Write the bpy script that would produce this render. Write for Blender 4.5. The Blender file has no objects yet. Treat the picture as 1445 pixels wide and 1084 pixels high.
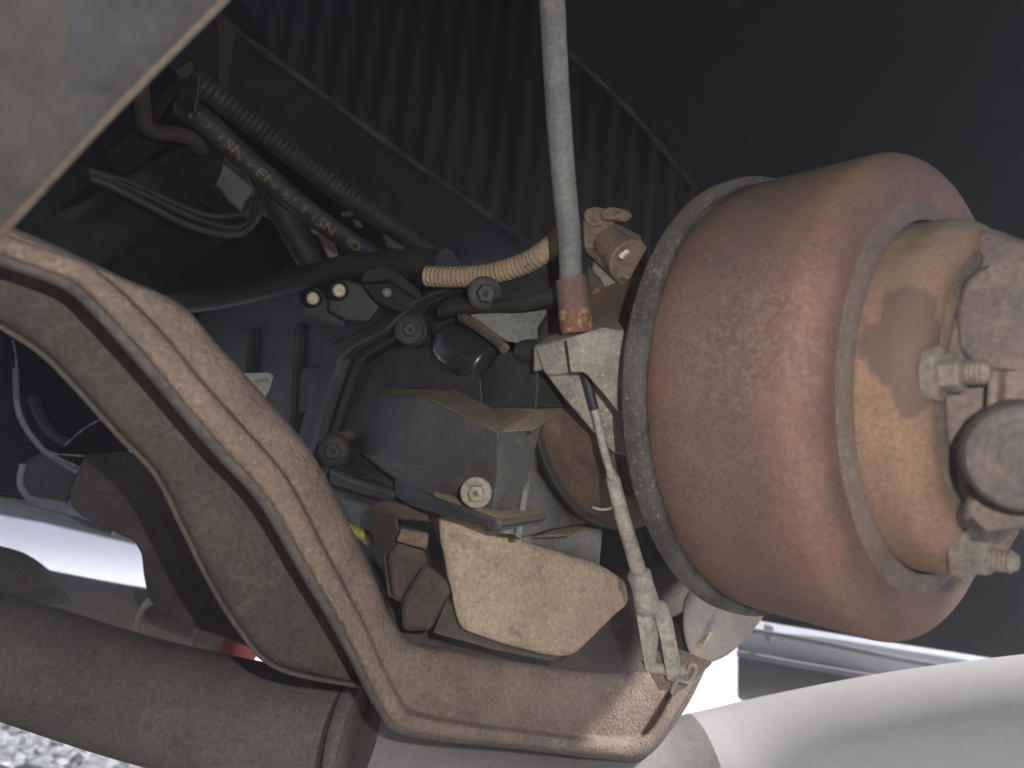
import bpy, bmesh, math, random
from mathutils import Vector, Matrix, noise
random.seed(7)
S = bpy.context.scene
COL = S.collection
# ------------------------------------------------------------------ camera, world, light, exposure
F, CX, CY = 1050.0, 722.5, 542.0
PITCH, ROLL, HGT = math.radians(15.0), math.radians(6.0), 0.36
RC = Matrix.Rotation(PITCH, 3, 'X') @ Matrix.Rotation(ROLL, 3, 'Y').inverted()
ORG = Vector((0, 0, HGT))
cam = bpy.data.cameras.new('camera')
cam.sensor_width = 36.0
cam.lens = 36.0 * F / 1445.0
cam.clip_start = 0.01
cam.clip_end = 3000
cam.dof.use_dof = True
cam.dof.focus_distance = 0.40
cam.dof.aperture_fstop = 8.0
co = bpy.data.objects.new('camera', cam)
COL.objects.link(co)
co.matrix_world = Matrix.Translation(ORG) @ (RC @ Matrix.Rotation(math.radians(90), 3, 'X')).to_4x4()
S.camera = co

SUN_EL, SUN_AZ = math.radians(42), math.radians(85)      # azimuth clockwise from +Y
w = bpy.data.worlds.new('World')
S.world = w
w.use_nodes = True
wn = w.node_tree.nodes
bg = wn['Background']
sky = wn.new('ShaderNodeTexSky')
sky.sky_type = 'NISHITA'
sky.sun_disc = False
sky.sun_elevation = SUN_EL
sky.sun_rotation = SUN_AZ
w.node_tree.links.new(sky.outputs[0], bg.inputs[0])
bg.inputs[1].default_value = 0.075
sky.dust_density = 0.4
sl = bpy.data.lights.new('sun', 'SUN')
sl.energy = 5.0
sl.angle = math.radians(0.5)
sl.color = (1, .96, .9)
so = bpy.data.objects.new('sun', sl)
COL.objects.link(so)
sd = Vector((math.sin(SUN_AZ) * math.cos(SUN_EL), math.cos(SUN_AZ) * math.cos(SUN_EL), math.sin(SUN_EL)))
so.rotation_euler = sd.to_track_quat('Z', 'Y').to_euler()

def P(px, py, d):
    return ORG + RC @ Vector(((px - CX) / F * d, d, -(py - CY) / F * d))

fl = bpy.data.lights.new('phone_flash', 'POINT')          # the flash the photo was taken with, beside the lens
fl.energy = 1.95
fl.shadow_soft_size = 0.0022
fl.color = (1, .965, .92)
fo = bpy.data.objects.new('phone_flash', fl)
COL.objects.link(fo)
fo.location = ORG + RC @ Vector((.034, -.008, .026))

S.view_settings.view_transform = 'Standard'
S.view_settings.look = 'None'
S.view_settings.gamma = 1
S.view_settings.exposure = 1.12
S.render.engine = 'CYCLES'
S.cycles.use_denoising = True
S.cycles.max_bounces = 5
S.cycles.volume_bounces = 1

# ------------------------------------------------------------------ materials
def mat(name, a, b=None, c=None, rough=.75, metal=0.0, scale=60, fine=500, bump=.35, bdist=.0012,
        dust=None, dlo=.25, dhi=.8, dscale=40, spec=.35, cfrac=.62, speck=None, sfrac=.72, pits=0.0, fvar=.31):
    """layered procedural: big patches a/b, blotches c, fine speckle, dust lying on faces that look up"""
    m = bpy.data.materials.new(name)
    m.use_nodes = True
    nt = m.node_tree
    N, L = nt.nodes, nt.links
    bs = N['Principled BSDF']
    bs.inputs['Metallic'].default_value = metal
    bs.inputs['Specular IOR Level'].default_value = spec
    tc = N.new('ShaderNodeTexCoord')
    def nz(sc, det=4, ro=.6, dist=0.0):
        n = N.new('ShaderNodeTexNoise')
        n.inputs['Scale'].default_value = sc
        n.inputs['Detail'].default_value = det
        n.inputs['Roughness'].default_value = ro
        n.inputs['Distortion'].default_value = dist
        L.new(tc.outputs['Object'], n.inputs['Vector'])
        return n.outputs['Fac']
    def ramp(v, lo, hi):
        r = N.new('ShaderNodeMapRange')
        r.interpolation_type = 'SMOOTHSTEP'
        r.inputs['From Min'].default_value = lo
        r.inputs['From Max'].default_value = hi
        L.new(v, r.inputs['Value'])
        return r.outputs['Result']
    def mix(fac, x, y, blend='MIX'):
        k = N.new('ShaderNodeMix')
        k.data_type = 'RGBA'
        k.blend_type = blend
        if isinstance(fac, float): k.inputs[0].default_value = fac
        else: L.new(fac, k.inputs[0])
        for s, q in ((6, x), (7, y)):
            if isinstance(q, tuple): k.inputs[s].default_value = (*q, 1)
            else: L.new(q, k.inputs[s])
        return k.outputs[2]
    def math_(op, x, y):
        k = N.new('ShaderNodeMath')
        k.operation = op
        for s, q in ((0, x), (1, y)):
            if isinstance(q, (int, float)): k.inputs[s].default_value = q
            else: L.new(q, k.inputs[s])
        return k.outputs[0]
    b = b or tuple(v * .6 for v in a)
    n1 = nz(scale, 5, .62, .3)
    nf = nz(fine, 3, .7)
    col = mix(ramp(n1, .36, .64), a, b)
    if c:
        n2 = nz(scale * 2.3, 4, .65, .5)
        col = mix(ramp(n2, cfrac - .05, cfrac + .07), col, c)
    if speck:
        n3 = nz(fine * .8, 2, .75)
        col = mix(ramp(n3, sfrac - .06, sfrac + .03), col, speck)
    fm = N.new('ShaderNodeMapRange')
    fm.inputs['From Min'].default_value = .3
    fm.inputs['From Max'].default_value = .7
    fm.inputs['To Min'].default_value = 1 - fvar
    fm.inputs['To Max'].default_value = 1 + fvar
    L.new(nf, fm.inputs['Value'])
    cc = N.new('ShaderNodeCombineColor')
    for i in range(3): L.new(fm.outputs[0], cc.inputs[i])
    col = mix(1.0, col, cc.outputs[0], 'MULTIPLY')
    rv = rough
    rn = N.new('ShaderNodeMapRange')
    rn.inputs['To Min'].default_value = max(.05, rough - .12)
    rn.inputs['To Max'].default_value = min(1, rough + .12)
    L.new(n1, rn.inputs['Value'])
    rv = rn.outputs[0]
    if dust:
        g = N.new('ShaderNodeNewGeometry')
        sx = N.new('ShaderNodeSeparateXYZ')
        L.new(g.outputs['Normal'], sx.inputs[0])
        up = ramp(math_('ADD', sx.outputs[2], math_('MULTIPLY', math_('SUBTRACT', nz(dscale, 4, .65), .5), .9)), dlo, dhi)
        dc = mix(ramp(nz(dscale * 4, 2), .35, .65), dust, tuple(v * .75 for v in dust))
        col = mix(up, col, dc)
        rv = math_('MAXIMUM', rv, up)
    L.new(col, bs.inputs['Base Color'])
    L.new(rv, bs.inputs['Roughness'])
    h = math_('ADD', math_('MULTIPLY', nf, .5), math_('MULTIPLY', n1, 1.0))
    if pits:
        vo = N.new('ShaderNodeTexVoronoi')
        vo.inputs['Scale'].default_value = pits
        L.new(tc.outputs['Object'], vo.inputs['Vector'])
        h = math_('ADD', h, math_('MULTIPLY', ramp(vo.outputs['Distance'], 0, .6), .28))
    bp = N.new('ShaderNodeBump')
    bp.inputs['Strength'].default_value = bump
    bp.inputs['Distance'].default_value = bdist
    L.new(h, bp.inputs['Height'])
    L.new(bp.outputs[0], bs.inputs['Normal'])
    m['col'] = 0
    return m

DUST = (.27, .205, .145)
M = {}
M['drum'] = mat('rusty_drum', (.18, .110, .090), (.145, .096, .081), (.172, .119, .093), rough=.85, scale=22, fine=700, bump=.5, bdist=.0008,
                dust=(.205, .152, .108), dlo=.15, dhi=1.05, dscale=25, speck=(.22, .155, .13), sfrac=.70)
M['rim'] = mat('backing_rim', (.09, .085, .077), (.045, .043, .041), (.13, .12, .10), rough=.8, scale=70, fine=900, bump=.6, speck=(.26, .24, .2), sfrac=.66,
               dust=(.25, .215, .165), dlo=.3, dhi=.9)
M['hub'] = mat('hub_rust', (.27, .165, .105), (.23, .135, .09), None, rough=.88, scale=30, fine=650, bump=.4, dust=(.25, .19, .13), dlo=.2, dhi=.9)
M['groove'] = mat('dusty_groove', (.155, .122, .10), (.12, .095, .08), rough=.9, scale=50, bump=.4, dust=(.24, .20, .155))
M['disc'] = mat('brown_disc', (.125, .085, .062), (.085, .062, .05), (.17, .12, .08), rough=.85, scale=40, bump=.5, dust=(.2, .15, .1))
M['cast'] = mat('grey_casting', (.25, .235, .19), (.17, .16, .135), (.13, .125, .11), rough=.8, scale=75, fine=700, bump=.55, speck=(.4, .38, .31), sfrac=.68,
                dust=(.27, .235, .18), dlo=.35, dhi=.9)
M['bolt'] = mat('dusty_bolt', (.29, .255, .205), (.21, .18, .15), (.16, .13, .11), rough=.8, scale=150, bump=.4, dust=DUST)
M['yoke'] = mat('oily_yoke', (.18, .132, .108), (.115, .098, .09), (.20, .14, .105), rough=.75, scale=32, bump=.5, dust=(.2, .15, .11))
M['nut'] = mat('dull_nut', (.215, .185, .15), (.15, .13, .11), (.12, .10, .085), rough=.85, scale=140, bump=.5, dust=(.2, .16, .12))
M['yokegrey'] = mat('bearing_cap', (.12, .098, .086), (.085, .074, .068), (.15, .115, .09), rough=.85, scale=40, bump=.4)
M['sheath'] = mat('cable_sheath', (.14, .137, .133), (.105, .104, .103), (.18, .17, .15), rough=.65, scale=55, fine=500, bump=.3, speck=(.26, .25, .22), sfrac=.73)
M['ferrule'] = mat('rusty_ferrule', (.145, .085, .07), (.12, .075, .062), (.17, .11, .085), rough=.85, scale=120, bump=.6, speck=(.3, .24, .19), sfrac=.74)
M['flake'] = mat('flaking_rust', (.17, .085, .055), (.14, .08, .058), (.33, .2, .10), rough=.85, scale=95, bump=.8, cfrac=.56, speck=(.4, .31, .22), sfrac=.72)
M['bluesleeve'] = mat('dark_sleeve', (.03, .036, .052), (.024, .028, .038), rough=.5, scale=80, bump=.2)
M['rod'] = mat('rod_dusty', (.43, .375, .305), (.27, .25, .23), (.27, .17, .11), rough=.7, scale=85, bump=.5)
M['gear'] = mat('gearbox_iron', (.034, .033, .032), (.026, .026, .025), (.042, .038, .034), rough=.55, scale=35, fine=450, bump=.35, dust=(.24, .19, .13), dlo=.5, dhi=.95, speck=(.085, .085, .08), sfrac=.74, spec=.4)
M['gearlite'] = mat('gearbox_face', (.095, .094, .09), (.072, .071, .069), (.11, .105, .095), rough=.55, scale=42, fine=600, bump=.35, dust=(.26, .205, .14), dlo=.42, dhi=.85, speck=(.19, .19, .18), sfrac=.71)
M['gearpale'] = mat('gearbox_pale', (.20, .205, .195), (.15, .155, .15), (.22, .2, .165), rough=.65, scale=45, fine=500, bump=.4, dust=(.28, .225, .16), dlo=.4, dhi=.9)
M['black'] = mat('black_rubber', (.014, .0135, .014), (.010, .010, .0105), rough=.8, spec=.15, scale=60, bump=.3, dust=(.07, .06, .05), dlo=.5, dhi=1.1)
M['hose'] = mat('hose_rubber', (.03, .029, .028), (.02, .02, .02), rough=.6, scale=60, bump=.25, dust=(.09, .075, .06), dlo=.4, dhi=1.1)
M['conduit'] = mat('dusty_conduit', (.33, .245, .16), (.28, .205, .135), (.14, .115, .09), rough=.95, scale=60, fine=600, bump=.7, cfrac=.66)
M['mount'] = mat('mount_dust', (.42, .325, .24), (.36, .275, .2), (.28, .215, .16), rough=.95, scale=34, fine=480, bump=.85, bdist=.002, cfrac=.6, fvar=.25, pits=300, speck=(.47, .37, .28), sfrac=.72)
M['mountdark'] = mat('mount_rubber', (.105, .08, .064), (.07, .056, .047), (.15, .11, .082), rough=.9, scale=60, bump=.6)
M['cross'] = mat('dusty_crossmember', (.205, .155, .12), (.155, .12, .096), (.215, .166, .13), rough=.95, scale=34, fine=420, bump=.8, bdist=.0016, pits=420, speck=(.33, .265, .21), sfrac=.72)
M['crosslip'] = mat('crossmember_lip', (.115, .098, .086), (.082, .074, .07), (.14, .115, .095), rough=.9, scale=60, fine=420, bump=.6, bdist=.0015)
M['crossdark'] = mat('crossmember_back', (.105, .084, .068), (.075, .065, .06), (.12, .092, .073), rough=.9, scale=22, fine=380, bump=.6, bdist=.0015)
M['pipe'] = mat('exhaust_steel', (.185, .158, .14), (.158, .137, .125), (.155, .112, .103), rough=.75, scale=24, fine=420, bump=.4, speck=(.21, .18, .15), sfrac=.75)
M['pipeglare'] = mat('exhaust_glare_pale', (.50, .49, .505), (.48, .47, .485), rough=.5, scale=5, fine=200, bump=.0, fvar=.05, metal=.0)  # paleness stands for the glare over the tail pipe
M['rusttube'] = mat('rusty_tube', (.3, .2, .14), (.38, .3, .24), (.45, .24, .12), rough=.8, scale=35, bump=.4)
M['tansleeve'] = mat('tan_sleeve', (.36, .29, .24), (.3, .24, .2), rough=.8, scale=20, bump=.2)
M['red'] = mat('red_rubber', (.42, .035, .035), (.34, .03, .03), rough=.5, scale=40, bump=.2)
M['deck'] = mat('deck_steel', (.042, .038, .032), (.033, .030, .026), (.034, .025, .021), rough=.8, scale=10, fine=120, bump=.3)
M['rail'] = mat('rail_black', (.022, .020, .0195), (.015, .0145, .015), (.035, .026, .023), spec=.15, rough=.85, scale=14, fine=150, bump=.4, dust=(.16, .13, .095), dlo=.3, dhi=1.0)
M['edge'] = mat('rail_dirty_edge', (.075, .062, .046), (.02, .019, .018), rough=.9, scale=30, bump=.5)
M['brownrail'] = mat('rail_brown', (.045, .032, .028), (.03, .023, .021), rough=.85, scale=20, bump=.4)
M['near'] = mat('near_rail_paint', (.036, .035, .038), (.03, .029, .032), (.042, .039, .034), rough=.7, scale=13, fine=90, bump=.2, cfrac=.5)
M['nearedge'] = mat('near_rail_edge', (.10, .077, .06), (.08, .062, .05), rough=.9, scale=40, bump=.4)
M['paleplate'] = mat('pale_plate', (.20, .2, .185), (.14, .14, .13), rough=.6, scale=30, bump=.2)
M['whitebit'] = mat('white_plastic', (.62, .6, .56), (.5, .48, .44), rough=.5, scale=50, bump=.1)
M['tanbit'] = mat('tan_bracket', (.34, .27, .23), (.3, .24, .2), rough=.7, scale=50, bump=.2)
M['ink'] = mat('yellow_print', (.22, .17, .10), (.045, .04, .032), rough=.8, scale=60, bump=.0)
M['inkdark'] = mat('dark_print', (.05, .05, .055), (.06, .06, .065), rough=.8, scale=200, bump=.0)
M['cream'] = mat('cream_plug', (.62, .52, .36), (.5, .4, .26), rough=.6, scale=200, bump=.1)
M['sensor'] = mat('sensor_dust', (.225, .165, .11), (.17, .125, .085), (.09, .075, .06), rough=.9, scale=70, bump=.6)
M['flap'] = mat('dusty_flap', (.10, .082, .08), (.075, .064, .064), (.13, .11, .105), rough=.95, scale=35, fine=350, bump=.4)
M['yellow'] = mat('yellow_wire', (.42, .39, .1), (.36, .33, .08), rough=.5, scale=60, bump=.1)
M['web'] = mat('cobweb', (.5, .46, .42), (.4, .37, .34), rough=.9, scale=60, bump=.2)
M['panel'] = mat('far_panel', (.34, .34, .37), (.27, .27, .3), rough=.6, scale=6, bump=.1)
M['tank'] = mat('far_tank', (.09, .092, .1), (.075, .077, .085), rough=.55, scale=12, bump=.15)
M['gravel'] = mat('gravel_stone', (.33, .34, .36), (.17, .175, .19), (.55, .55, .56), rough=.8, scale=28, fine=300, bump=.3)
M['ground'] = mat('gravel_ground', (.25, .245, .24), (.2, .197, .195), (.3, .295, .29), rough=.9, scale=9, fine=120, bump=.5, bdist=.006)

# ------------------------------------------------------------------ builders
def thing(name, label, cat, base, group=None):
    o = bpy.data.objects.new(name, None)
    o.empty_display_size = .02
    COL.objects.link(o)
    o.location = base
    o['label'] = label
    o['category'] = cat
    if group: o['group'] = group
    return o

def origin(par):
    v = Vector((0, 0, 0))
    while par is not None:
        v += par.location
        par = par.parent
    return v

def link(name, vf, m, parent=None, bevel=0, seg=2, smooth=40, sub=0, solid=0, soff=-1, label=None):
    verts, faces = vf
    off = origin(parent)
    me = bpy.data.meshes.new(name)
    me.from_pydata([tuple(Vector(v) - off) for v in verts], [], faces)
    bm = bmesh.new()
    bm.from_mesh(me)
    bmesh.ops.recalc_face_normals(bm, faces=bm.faces)
    bm.to_mesh(me)
    bm.free()
    me.materials.append(M[m] if isinstance(m, str) else m)
    me.shade_smooth()
    if smooth < 180:
        me.set_sharp_from_angle(angle=math.radians(smooth))
    o = bpy.data.objects.new(name, me)
    COL.objects.link(o)
    if parent is not None: o.parent = parent
    if sub and not solid:
        k = o.modifiers.new('sub', 'SUBSURF'); k.levels = k.render_levels = sub
    if solid:
        k = o.modifiers.new('solid', 'SOLIDIFY'); k.thickness = solid; k.offset = soff
        if sub:
            k = o.modifiers.new('sub', 'SUBSURF'); k.levels = k.render_levels = sub
    if bevel:
        k = o.modifiers.new('bevel', 'BEVEL'); k.width = bevel; k.segments = seg; k.limit_method = 'ANGLE'; k.angle_limit = math.radians(30); k.harden_normals = True
        me.shade_smooth()
    if label: o['label'] = label
    return o

def top(o, label, cat, group=None, kind=None):
    if label: o['label'] = label
    if cat: o['category'] = cat
    if group: o['group'] = group
    if kind: o['kind'] = kind
    return o

def prism(front, vec):
    """closed solid: front polygon pushed back by vec (a vector or a list of back points)"""
    n = len(front)
    fr = [Vector(v) for v in front]
    bk = [Vector(v) for v in vec] if isinstance(vec, list) else [v + vec for v in fr]
    fs = [tuple(range(n)), tuple(range(2 * n - 1, n - 1, -1))]
    for i in range(n):
        j = (i + 1) % n
        fs.append((i, n + i, n + j, j))
    return fr + bk, fs

def pix(pts, d=None):
    return [P(q[0], q[1], q[2] if len(q) > 2 else d) for q in pts]

def back(px, py, t):
    """vector of length t along the line of sight through a pixel"""
    return (P(px, py, 1) - ORG).normalized() * t

def spline(pts, n):
    """Catmull-Rom through pts (Vectors), n samples"""
    pts = [Vector(p) for p in pts]
    if len(pts) == 2:
        return [pts[0].lerp(pts[1], i / (n - 1)) for i in range(n)]
    q = [pts[0] * 2 - pts[1]] + pts + [pts[-1] * 2 - pts[-2]]
    out = []
    m = len(pts) - 1
    for i in range(n):
        u = i / (n - 1) * m
        k = min(int(u), m - 1)
        t = u - k
        a, b, c, d = q[k], q[k + 1], q[k + 2], q[k + 3]
        out.append(.5 * ((2 * b) + (c - a) * t + (2 * a - 5 * b + 4 * c - d) * t * t + (3 * b - a - 3 * c + d) * t ** 3))
    return out

def frames(path):
    T = []
    for i in range(len(path)):
        a = path[max(i - 1, 0)]
        b = path[min(i + 1, len(path) - 1)]
        T.append((b - a).normalized())
    n = T[0].orthogonal().normalized()
    Fr = []
    for i, t in enumerate(T):
        n = (n - t * n.dot(t)).normalized()
        Fr.append((t, n, t.cross(n)))
    return Fr

def tube(path, rad, n=20, cap=True):
    path = [Vector(p) for p in path]
    Fr = frames(path)
    vs, fs = [], []
    for i, (p, (t, a, b)) in enumerate(zip(path, Fr)):
        r = rad(i / (len(path) - 1)) if callable(rad) else (rad[i] if isinstance(rad, list) else rad)
        for k in range(n):
            an = 2 * math.pi * k / n
            vs.append(p + (a * math.cos(an) + b * math.sin(an)) * r)
    for i in range(len(path) - 1):
        for k in range(n):
            k2 = (k + 1) % n
            fs.append((i * n + k, i * n + k2, (i + 1) * n + k2, (i + 1) * n + k))
    if cap:
        fs.append(tuple(range(n - 1, -1, -1)))
        fs.append(tuple(range((len(path) - 1) * n, len(path) * n)))
    return vs, fs

def corr(path, r0, r1, pitch, n=18):
    """corrugated conduit: radius steps between r0 and r1 every pitch metres"""
    path = spline(path, 60)
    L = [0]
    for a, b in zip(path, path[1:]): L.append(L[-1] + (b - a).length)
    out, rr = [], []
    s, i = 0.0, 0
    k = 0
    while s < L[-1]:
        while L[i + 1] < s: i += 1
        t = (s - L[i]) / (L[i + 1] - L[i])
        out.append(path[i].lerp(path[i + 1], t))
        rr.append((r1, r1, r0, r0)[k % 4])
        s += pitch * (.35, .15, .35, .15)[k % 4]
        k += 1
    return tube(out, rr, n)

def lathe(prof, o, ax, n=96, closed=False):
    """profile of (s along axis, r) turned round the axis"""
    ax = ax.normalized()
    u = ax.orthogonal().normalized()
    v = ax.cross(u)
    vs, fs = [], []
    for (s, r) in prof:
        for k in range(n):
            an = 2 * math.pi * k / n
            vs.append(o + ax * s + (u * math.cos(an) + v * math.sin(an)) * max(r, 1e-5))
    m = len(prof)
    for i in range(m - 1):
        for k in range(n):
            k2 = (k + 1) % n
            fs.append((i * n + k, (i + 1) * n + k, (i + 1) * n + k2, i * n + k2))
    if closed:
        for k in range(n):
            k2 = (k + 1) % n
            fs.append(((m - 1) * n + k, k, k2, (m - 1) * n + k2))
    else:
        fs.append(tuple(range(n)))
        fs.append(tuple(range((m - 1) * n, m * n))[::-1])
    return vs, fs

def grid(rows):
    """rows: list of equally long lists of points"""
    n = len(rows[0])
    vs = [Vector(p) for r in rows for p in r]
    fs = []
    for i in range(len(rows) - 1):
        for k in range(n - 1):
            fs.append((i * n + k, i * n + k + 1, (i + 1) * n + k + 1, (i + 1) * n + k))
    return vs, fs

def join(*vfs):
    vs, fs = [], []
    for v, f in vfs:
        o = len(vs)
        vs += list(v)
        fs += [tuple(i + o for i in q) for q in f]
    return vs, fs

def hexbolt(parent, pos, ax, r, m='bolt', flange=True, h=None, shank=None, rot=0.0, washer=1.75, name='bolt', label=None):
    """flange bolt: washer face, six-sided head with a domed top, optional threaded end"""
    ax = ax.normalized()
    u = ax.orthogonal().normalized()
    v = ax.cross(u)
    h = h or r * 1.1
    def ring(s, rr, n, r0=0.0):
        return [pos + ax * s + (u * math.cos(2 * math.pi * k / n + r0) + v * math.sin(2 * math.pi * k / n + r0)) * rr for k in range(n)]
    def body(rings, n):
        vs = [p for q in rings for p in q]
        fs = [tuple(range(n))[::-1], tuple(range(len(vs) - n, len(vs)))]
        for i in range(len(rings) - 1):
            for k in range(n):
                fs.append((i * n + k, i * n + (k + 1) % n, (i + 1) * n + (k + 1) % n, (i + 1) * n + k))
        return vs, fs
    o = link(name, body([ring(0, r, 6, rot), ring(h * .9, r, 6, rot), ring(h, r * .86, 6, rot)], 6), m, parent, bevel=r * .08, label=label)
    if flange:
        link('washer', body([ring(-.002, r * washer, 28), ring(r * .18, r * washer, 28), ring(r * .36, r * washer * .82, 28)], 28), m, o)
    link('head_mark', lathe([(h * .98, r * .62), (h * 1.05, r * .6), (h * 1.06, r * .45), (h * 1.0, r * .3)], pos, ax, 24), m, o)
    if shank:
        prof = []
        s = h * .9
        k = 0
        while s < h + shank:
            prof.append((s, r * (.62 if k % 2 else .54)))
            s += r * .11
            k += 1
        prof.append((s, r * .5))
        prof.append((s + r * .2, r * .38))
        link('thread', lathe(prof, pos, ax, 24), m, o, smooth=25)
    return o

# drive line frame (fitted to the drum's ellipses)
A0 = ORG + RC @ Vector((.1275, .363, -.0056))
TH, PH = .875, .006
AX = (RC @ Vector((math.cos(TH) * math.cos(PH), -math.sin(TH) * math.cos(PH), math.sin(PH)))).normalized()
LAT = (RC @ Vector((math.sin(TH), math.cos(TH), 0))).normalized()       # sideways, away from the camera
UPV = LAT.cross(AX).normalized()
if UPV.dot(RC @ Vector((0, 0, 1))) < 0: UPV = -UPV

def D(px, r):
    """view depth of the plane r metres to the camera's side of the drive line"""
    return (.330 - r) / (.6410 + .7675 * (px - CX) / F)
def G(px, py, r):
    return P(px, py, D(px, r))
def GP(pts, r=None):
    return [G(q[0], q[1], q[2] if len(q) > 2 else r) for q in pts]
def dl(px):
    k = (px - CX) / F
    t = (k * .36 + .042) / (.767 - .64 * k)
    return .36 + .64 * t

# ------------------------------------------------------------------ setting: ground
gm = bmesh.new()
bmesh.ops.create_grid(gm, x_segments=60, y_segments=60, size=1)
for v in gm.verts:
    r = max(abs(v.co.x), abs(v.co.y))
    k = 400 * r ** 4 + 2 * r
    v.co.x *= k / max(r, 1e-6) * 1.0 if r else 1
    v.co.y *= k / max(r, 1e-6) * 1.0 if r else 1
    v.co.z = 0
me = bpy.data.meshes.new('ground')
gm.to_mesh(me)
gm.free()
me.materials.append(M['ground'])
g = bpy.data.objects.new('ground', me)
COL.objects.link(g)
g['kind'] = 'structure'
g['label'] = 'pale gravelly ground under and beyond the truck'

# pale concrete slab added beyond the truck so the gaps show white
M['concrete'] = mat('pale_concrete', (.78, .77, .75), (.74, .73, .71), (.8, .79, .77), rough=.9, scale=4, fine=60, bump=.2, fvar=.12)
ap = link('bright_slab', prism([Vector(v) for v in ((-80, 2.0, .004), (80, 2.0, .004), (80, 160, .004), (-80, 160, .004))], Vector((0, 0, -.05))), 'concrete')
ap['kind'] = 'structure'
ap['label'] = 'pale concrete slab added beyond the truck to brighten the gaps'

def ground_hit(px, py):
    d = P(px, py, 1) - ORG
    return ORG + d * (-ORG.z / d.z)

# loose stones where the ground shows under the exhaust
vs, fs = [], []
ico = bmesh.new()
bmesh.ops.create_icosphere(ico, subdivisions=1, radius=1)
iv = [v.co.copy() for v in ico.verts]
jf = [[v.index for v in f.verts] for f in ico.faces]
ico.free()
c0 = [ground_hit(*q) for q in ((-60, 1000), (-60, 1110), (420, 1110), (420, 1040))]
x0, x1 = min(v.x for v in c0) - .1, max(v.x for v in c0) + .1
y0, y1 = min(v.y for v in c0) - .1, max(v.y for v in c0) + .2
for k in range(6000):
    x, y = random.uniform(x0, x1), random.uniform(y0, y1)
    s = random.choice((.004, .006, .008, .010, .014)) * random.uniform(.8, 1.3)
    ex = Matrix.Rotation(random.uniform(0, 6.3), 3, 'Z') @ Matrix.Rotation(random.uniform(-.6, .6), 3, 'X') @ Matrix.Diagonal((1.2, .85, .65))
    o = len(vs)
    for v in iv:
        vs.append(ex @ (v * s * random.uniform(.8, 1.15)) + Vector((x, y, s * .45)))
    fs += [[i + o for i in q] for q in jf]
top(link('loose_gravel', (vs, fs), 'gravel', smooth=30), 'loose grey gravel lying below the exhaust pipe', 'gravel', kind='stuff')

# ------------------------------------------------------------------ truck deck and rails above
ZD = 1.30
ang = math.radians(9)
dv = Vector((-math.sin(ang), math.cos(ang), 0))
du = Vector((math.cos(ang), math.sin(ang), 0))
dt = thing('truck_deck', 'black truck deck overhead, out of view, shading the underside', 'truck deck', Vector((0, .6, ZD)))
def slab(x0, x1, y0, y1, z0, z1):
    q = [du * x + dv * y + Vector((0, 0, z0)) for x, y in ((x0, y0), (x1, y0), (x1, y1), (x0, y1))]
    return prism(q, Vector((0, 0, z1 - z0)))
for i in range(8):
    x = -2.72 + i * .5
    link('deck_plank', slab(x, x + .494, -1.8, 1.28 if x > -.6 else .70, ZD, ZD + .03), 'rail', dt, bevel=.003)  # unseen planks for shade, ends cut to let sun reach gravel and tail pipe
link('shade_board', slab(-2.72, 1.27, -1.84, -1.803, .40, ZD + .03), 'rail', dt, bevel=.003)  # added boards out of view, cutting ambient light under the deck
link('shade_board', slab(-2.76, -2.723, -1.8, .70, .40, ZD + .03), 'rail', dt, bevel=.003)
# corrugated bulkhead standing behind the gearbox
wl0 = P(620, 160, 1.08)
hx = Vector((LAT.x, LAT.y, 0)).normalized() * .35 + Vector((1, 0, 0)) * .65
hx.normalize()
hn = Vector((hx.y, -hx.x, 0))
if hn.dot(ORG - wl0) < 0: hn = -hn
vs, fs = [], []
row = []
for i in range(-22, 26):
    x = i * .034
    for (o, z) in ((0, 0), (.013, 0), (.018, .008), (.029, .008)):
        row.append((x + o, z))
for (x, z) in row:
    for h_ in (.78, ZD - .004):
        q = wl0 + hx * x + hn * z
        vs.append(Vector((q.x, q.y, h_)))
for i in range(len(row) - 1):
    fs.append((2 * i, 2 * i + 2, 2 * i + 3, 2 * i + 1))
top(link('corrugated_bulkhead', (vs, fs), 'deck', smooth=20, solid=.003, soff=1), 'dark corrugated steel bulkhead standing behind the gearbox', 'bulkhead')

# sub-frame rail whose dusty lower edge cuts across the deck
t = thing('subframe_rail', 'dark sub-frame rail with a dusty lower edge cutting across the ribbed deck', 'rail', P(540, 200, .85))
link('rail_plate', prism(pix([(200, -60, .72), (310, 25, .76), (400, 95, .80), (560, 213, .88), (700, 312, .96), (752, 350, 1.0), (740, 385, 1.0), (600, 350, .92), (430, 240, .82), (300, 150, .76), (200, 60, .72)]), back(500, 200, .03)), 'rail', t, bevel=.002)
link('dusty_edge', tube(spline(pix([(300, 17, .752), (400, 93, .795), (560, 212, .875), (700, 311, .955), (754, 349, .99)]), 40), lambda u: .0035 + .0015 * math.sin(u * 37) * math.sin(u * 11), 8), 'edge', t)
link('gusset', prism(pix([(560, 320, .93), (690, 330, .97), (760, 352, .99), (770, 385, .99), (700, 372, .97), (600, 372, .94)]), back(650, 350, .012)), 'brownrail', t, bevel=.003)
# dark panel above the drum
t = thing('rear_panel', 'black sheet panel in the dark above the brake drum', 'panel', P(1100, 200, .85))
link('sheet', prism(pix([(785, 60, .82), (880, 150, .84), (965, 250, .86), (1010, 300, .87), (1200, 500, .9), (1400, 580, .9), (1500, 560, .9), (1720, 370, .88), (1720, -90, .80), (760, -90, .80)]), back(1100, 200, .02)), 'black', t)  # right end carried out of view to block light in the upper corner
link('dusty_edge', tube(spline(pix([(800, 74, .82), (850, 118, .83), (900, 168, .838), (960, 240, .852), (985, 268, .856)]), 40), lambda u: .0022 + .002 * math.sin(u * 53) * math.sin(u * 23), 6), 'edge', t)
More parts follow.
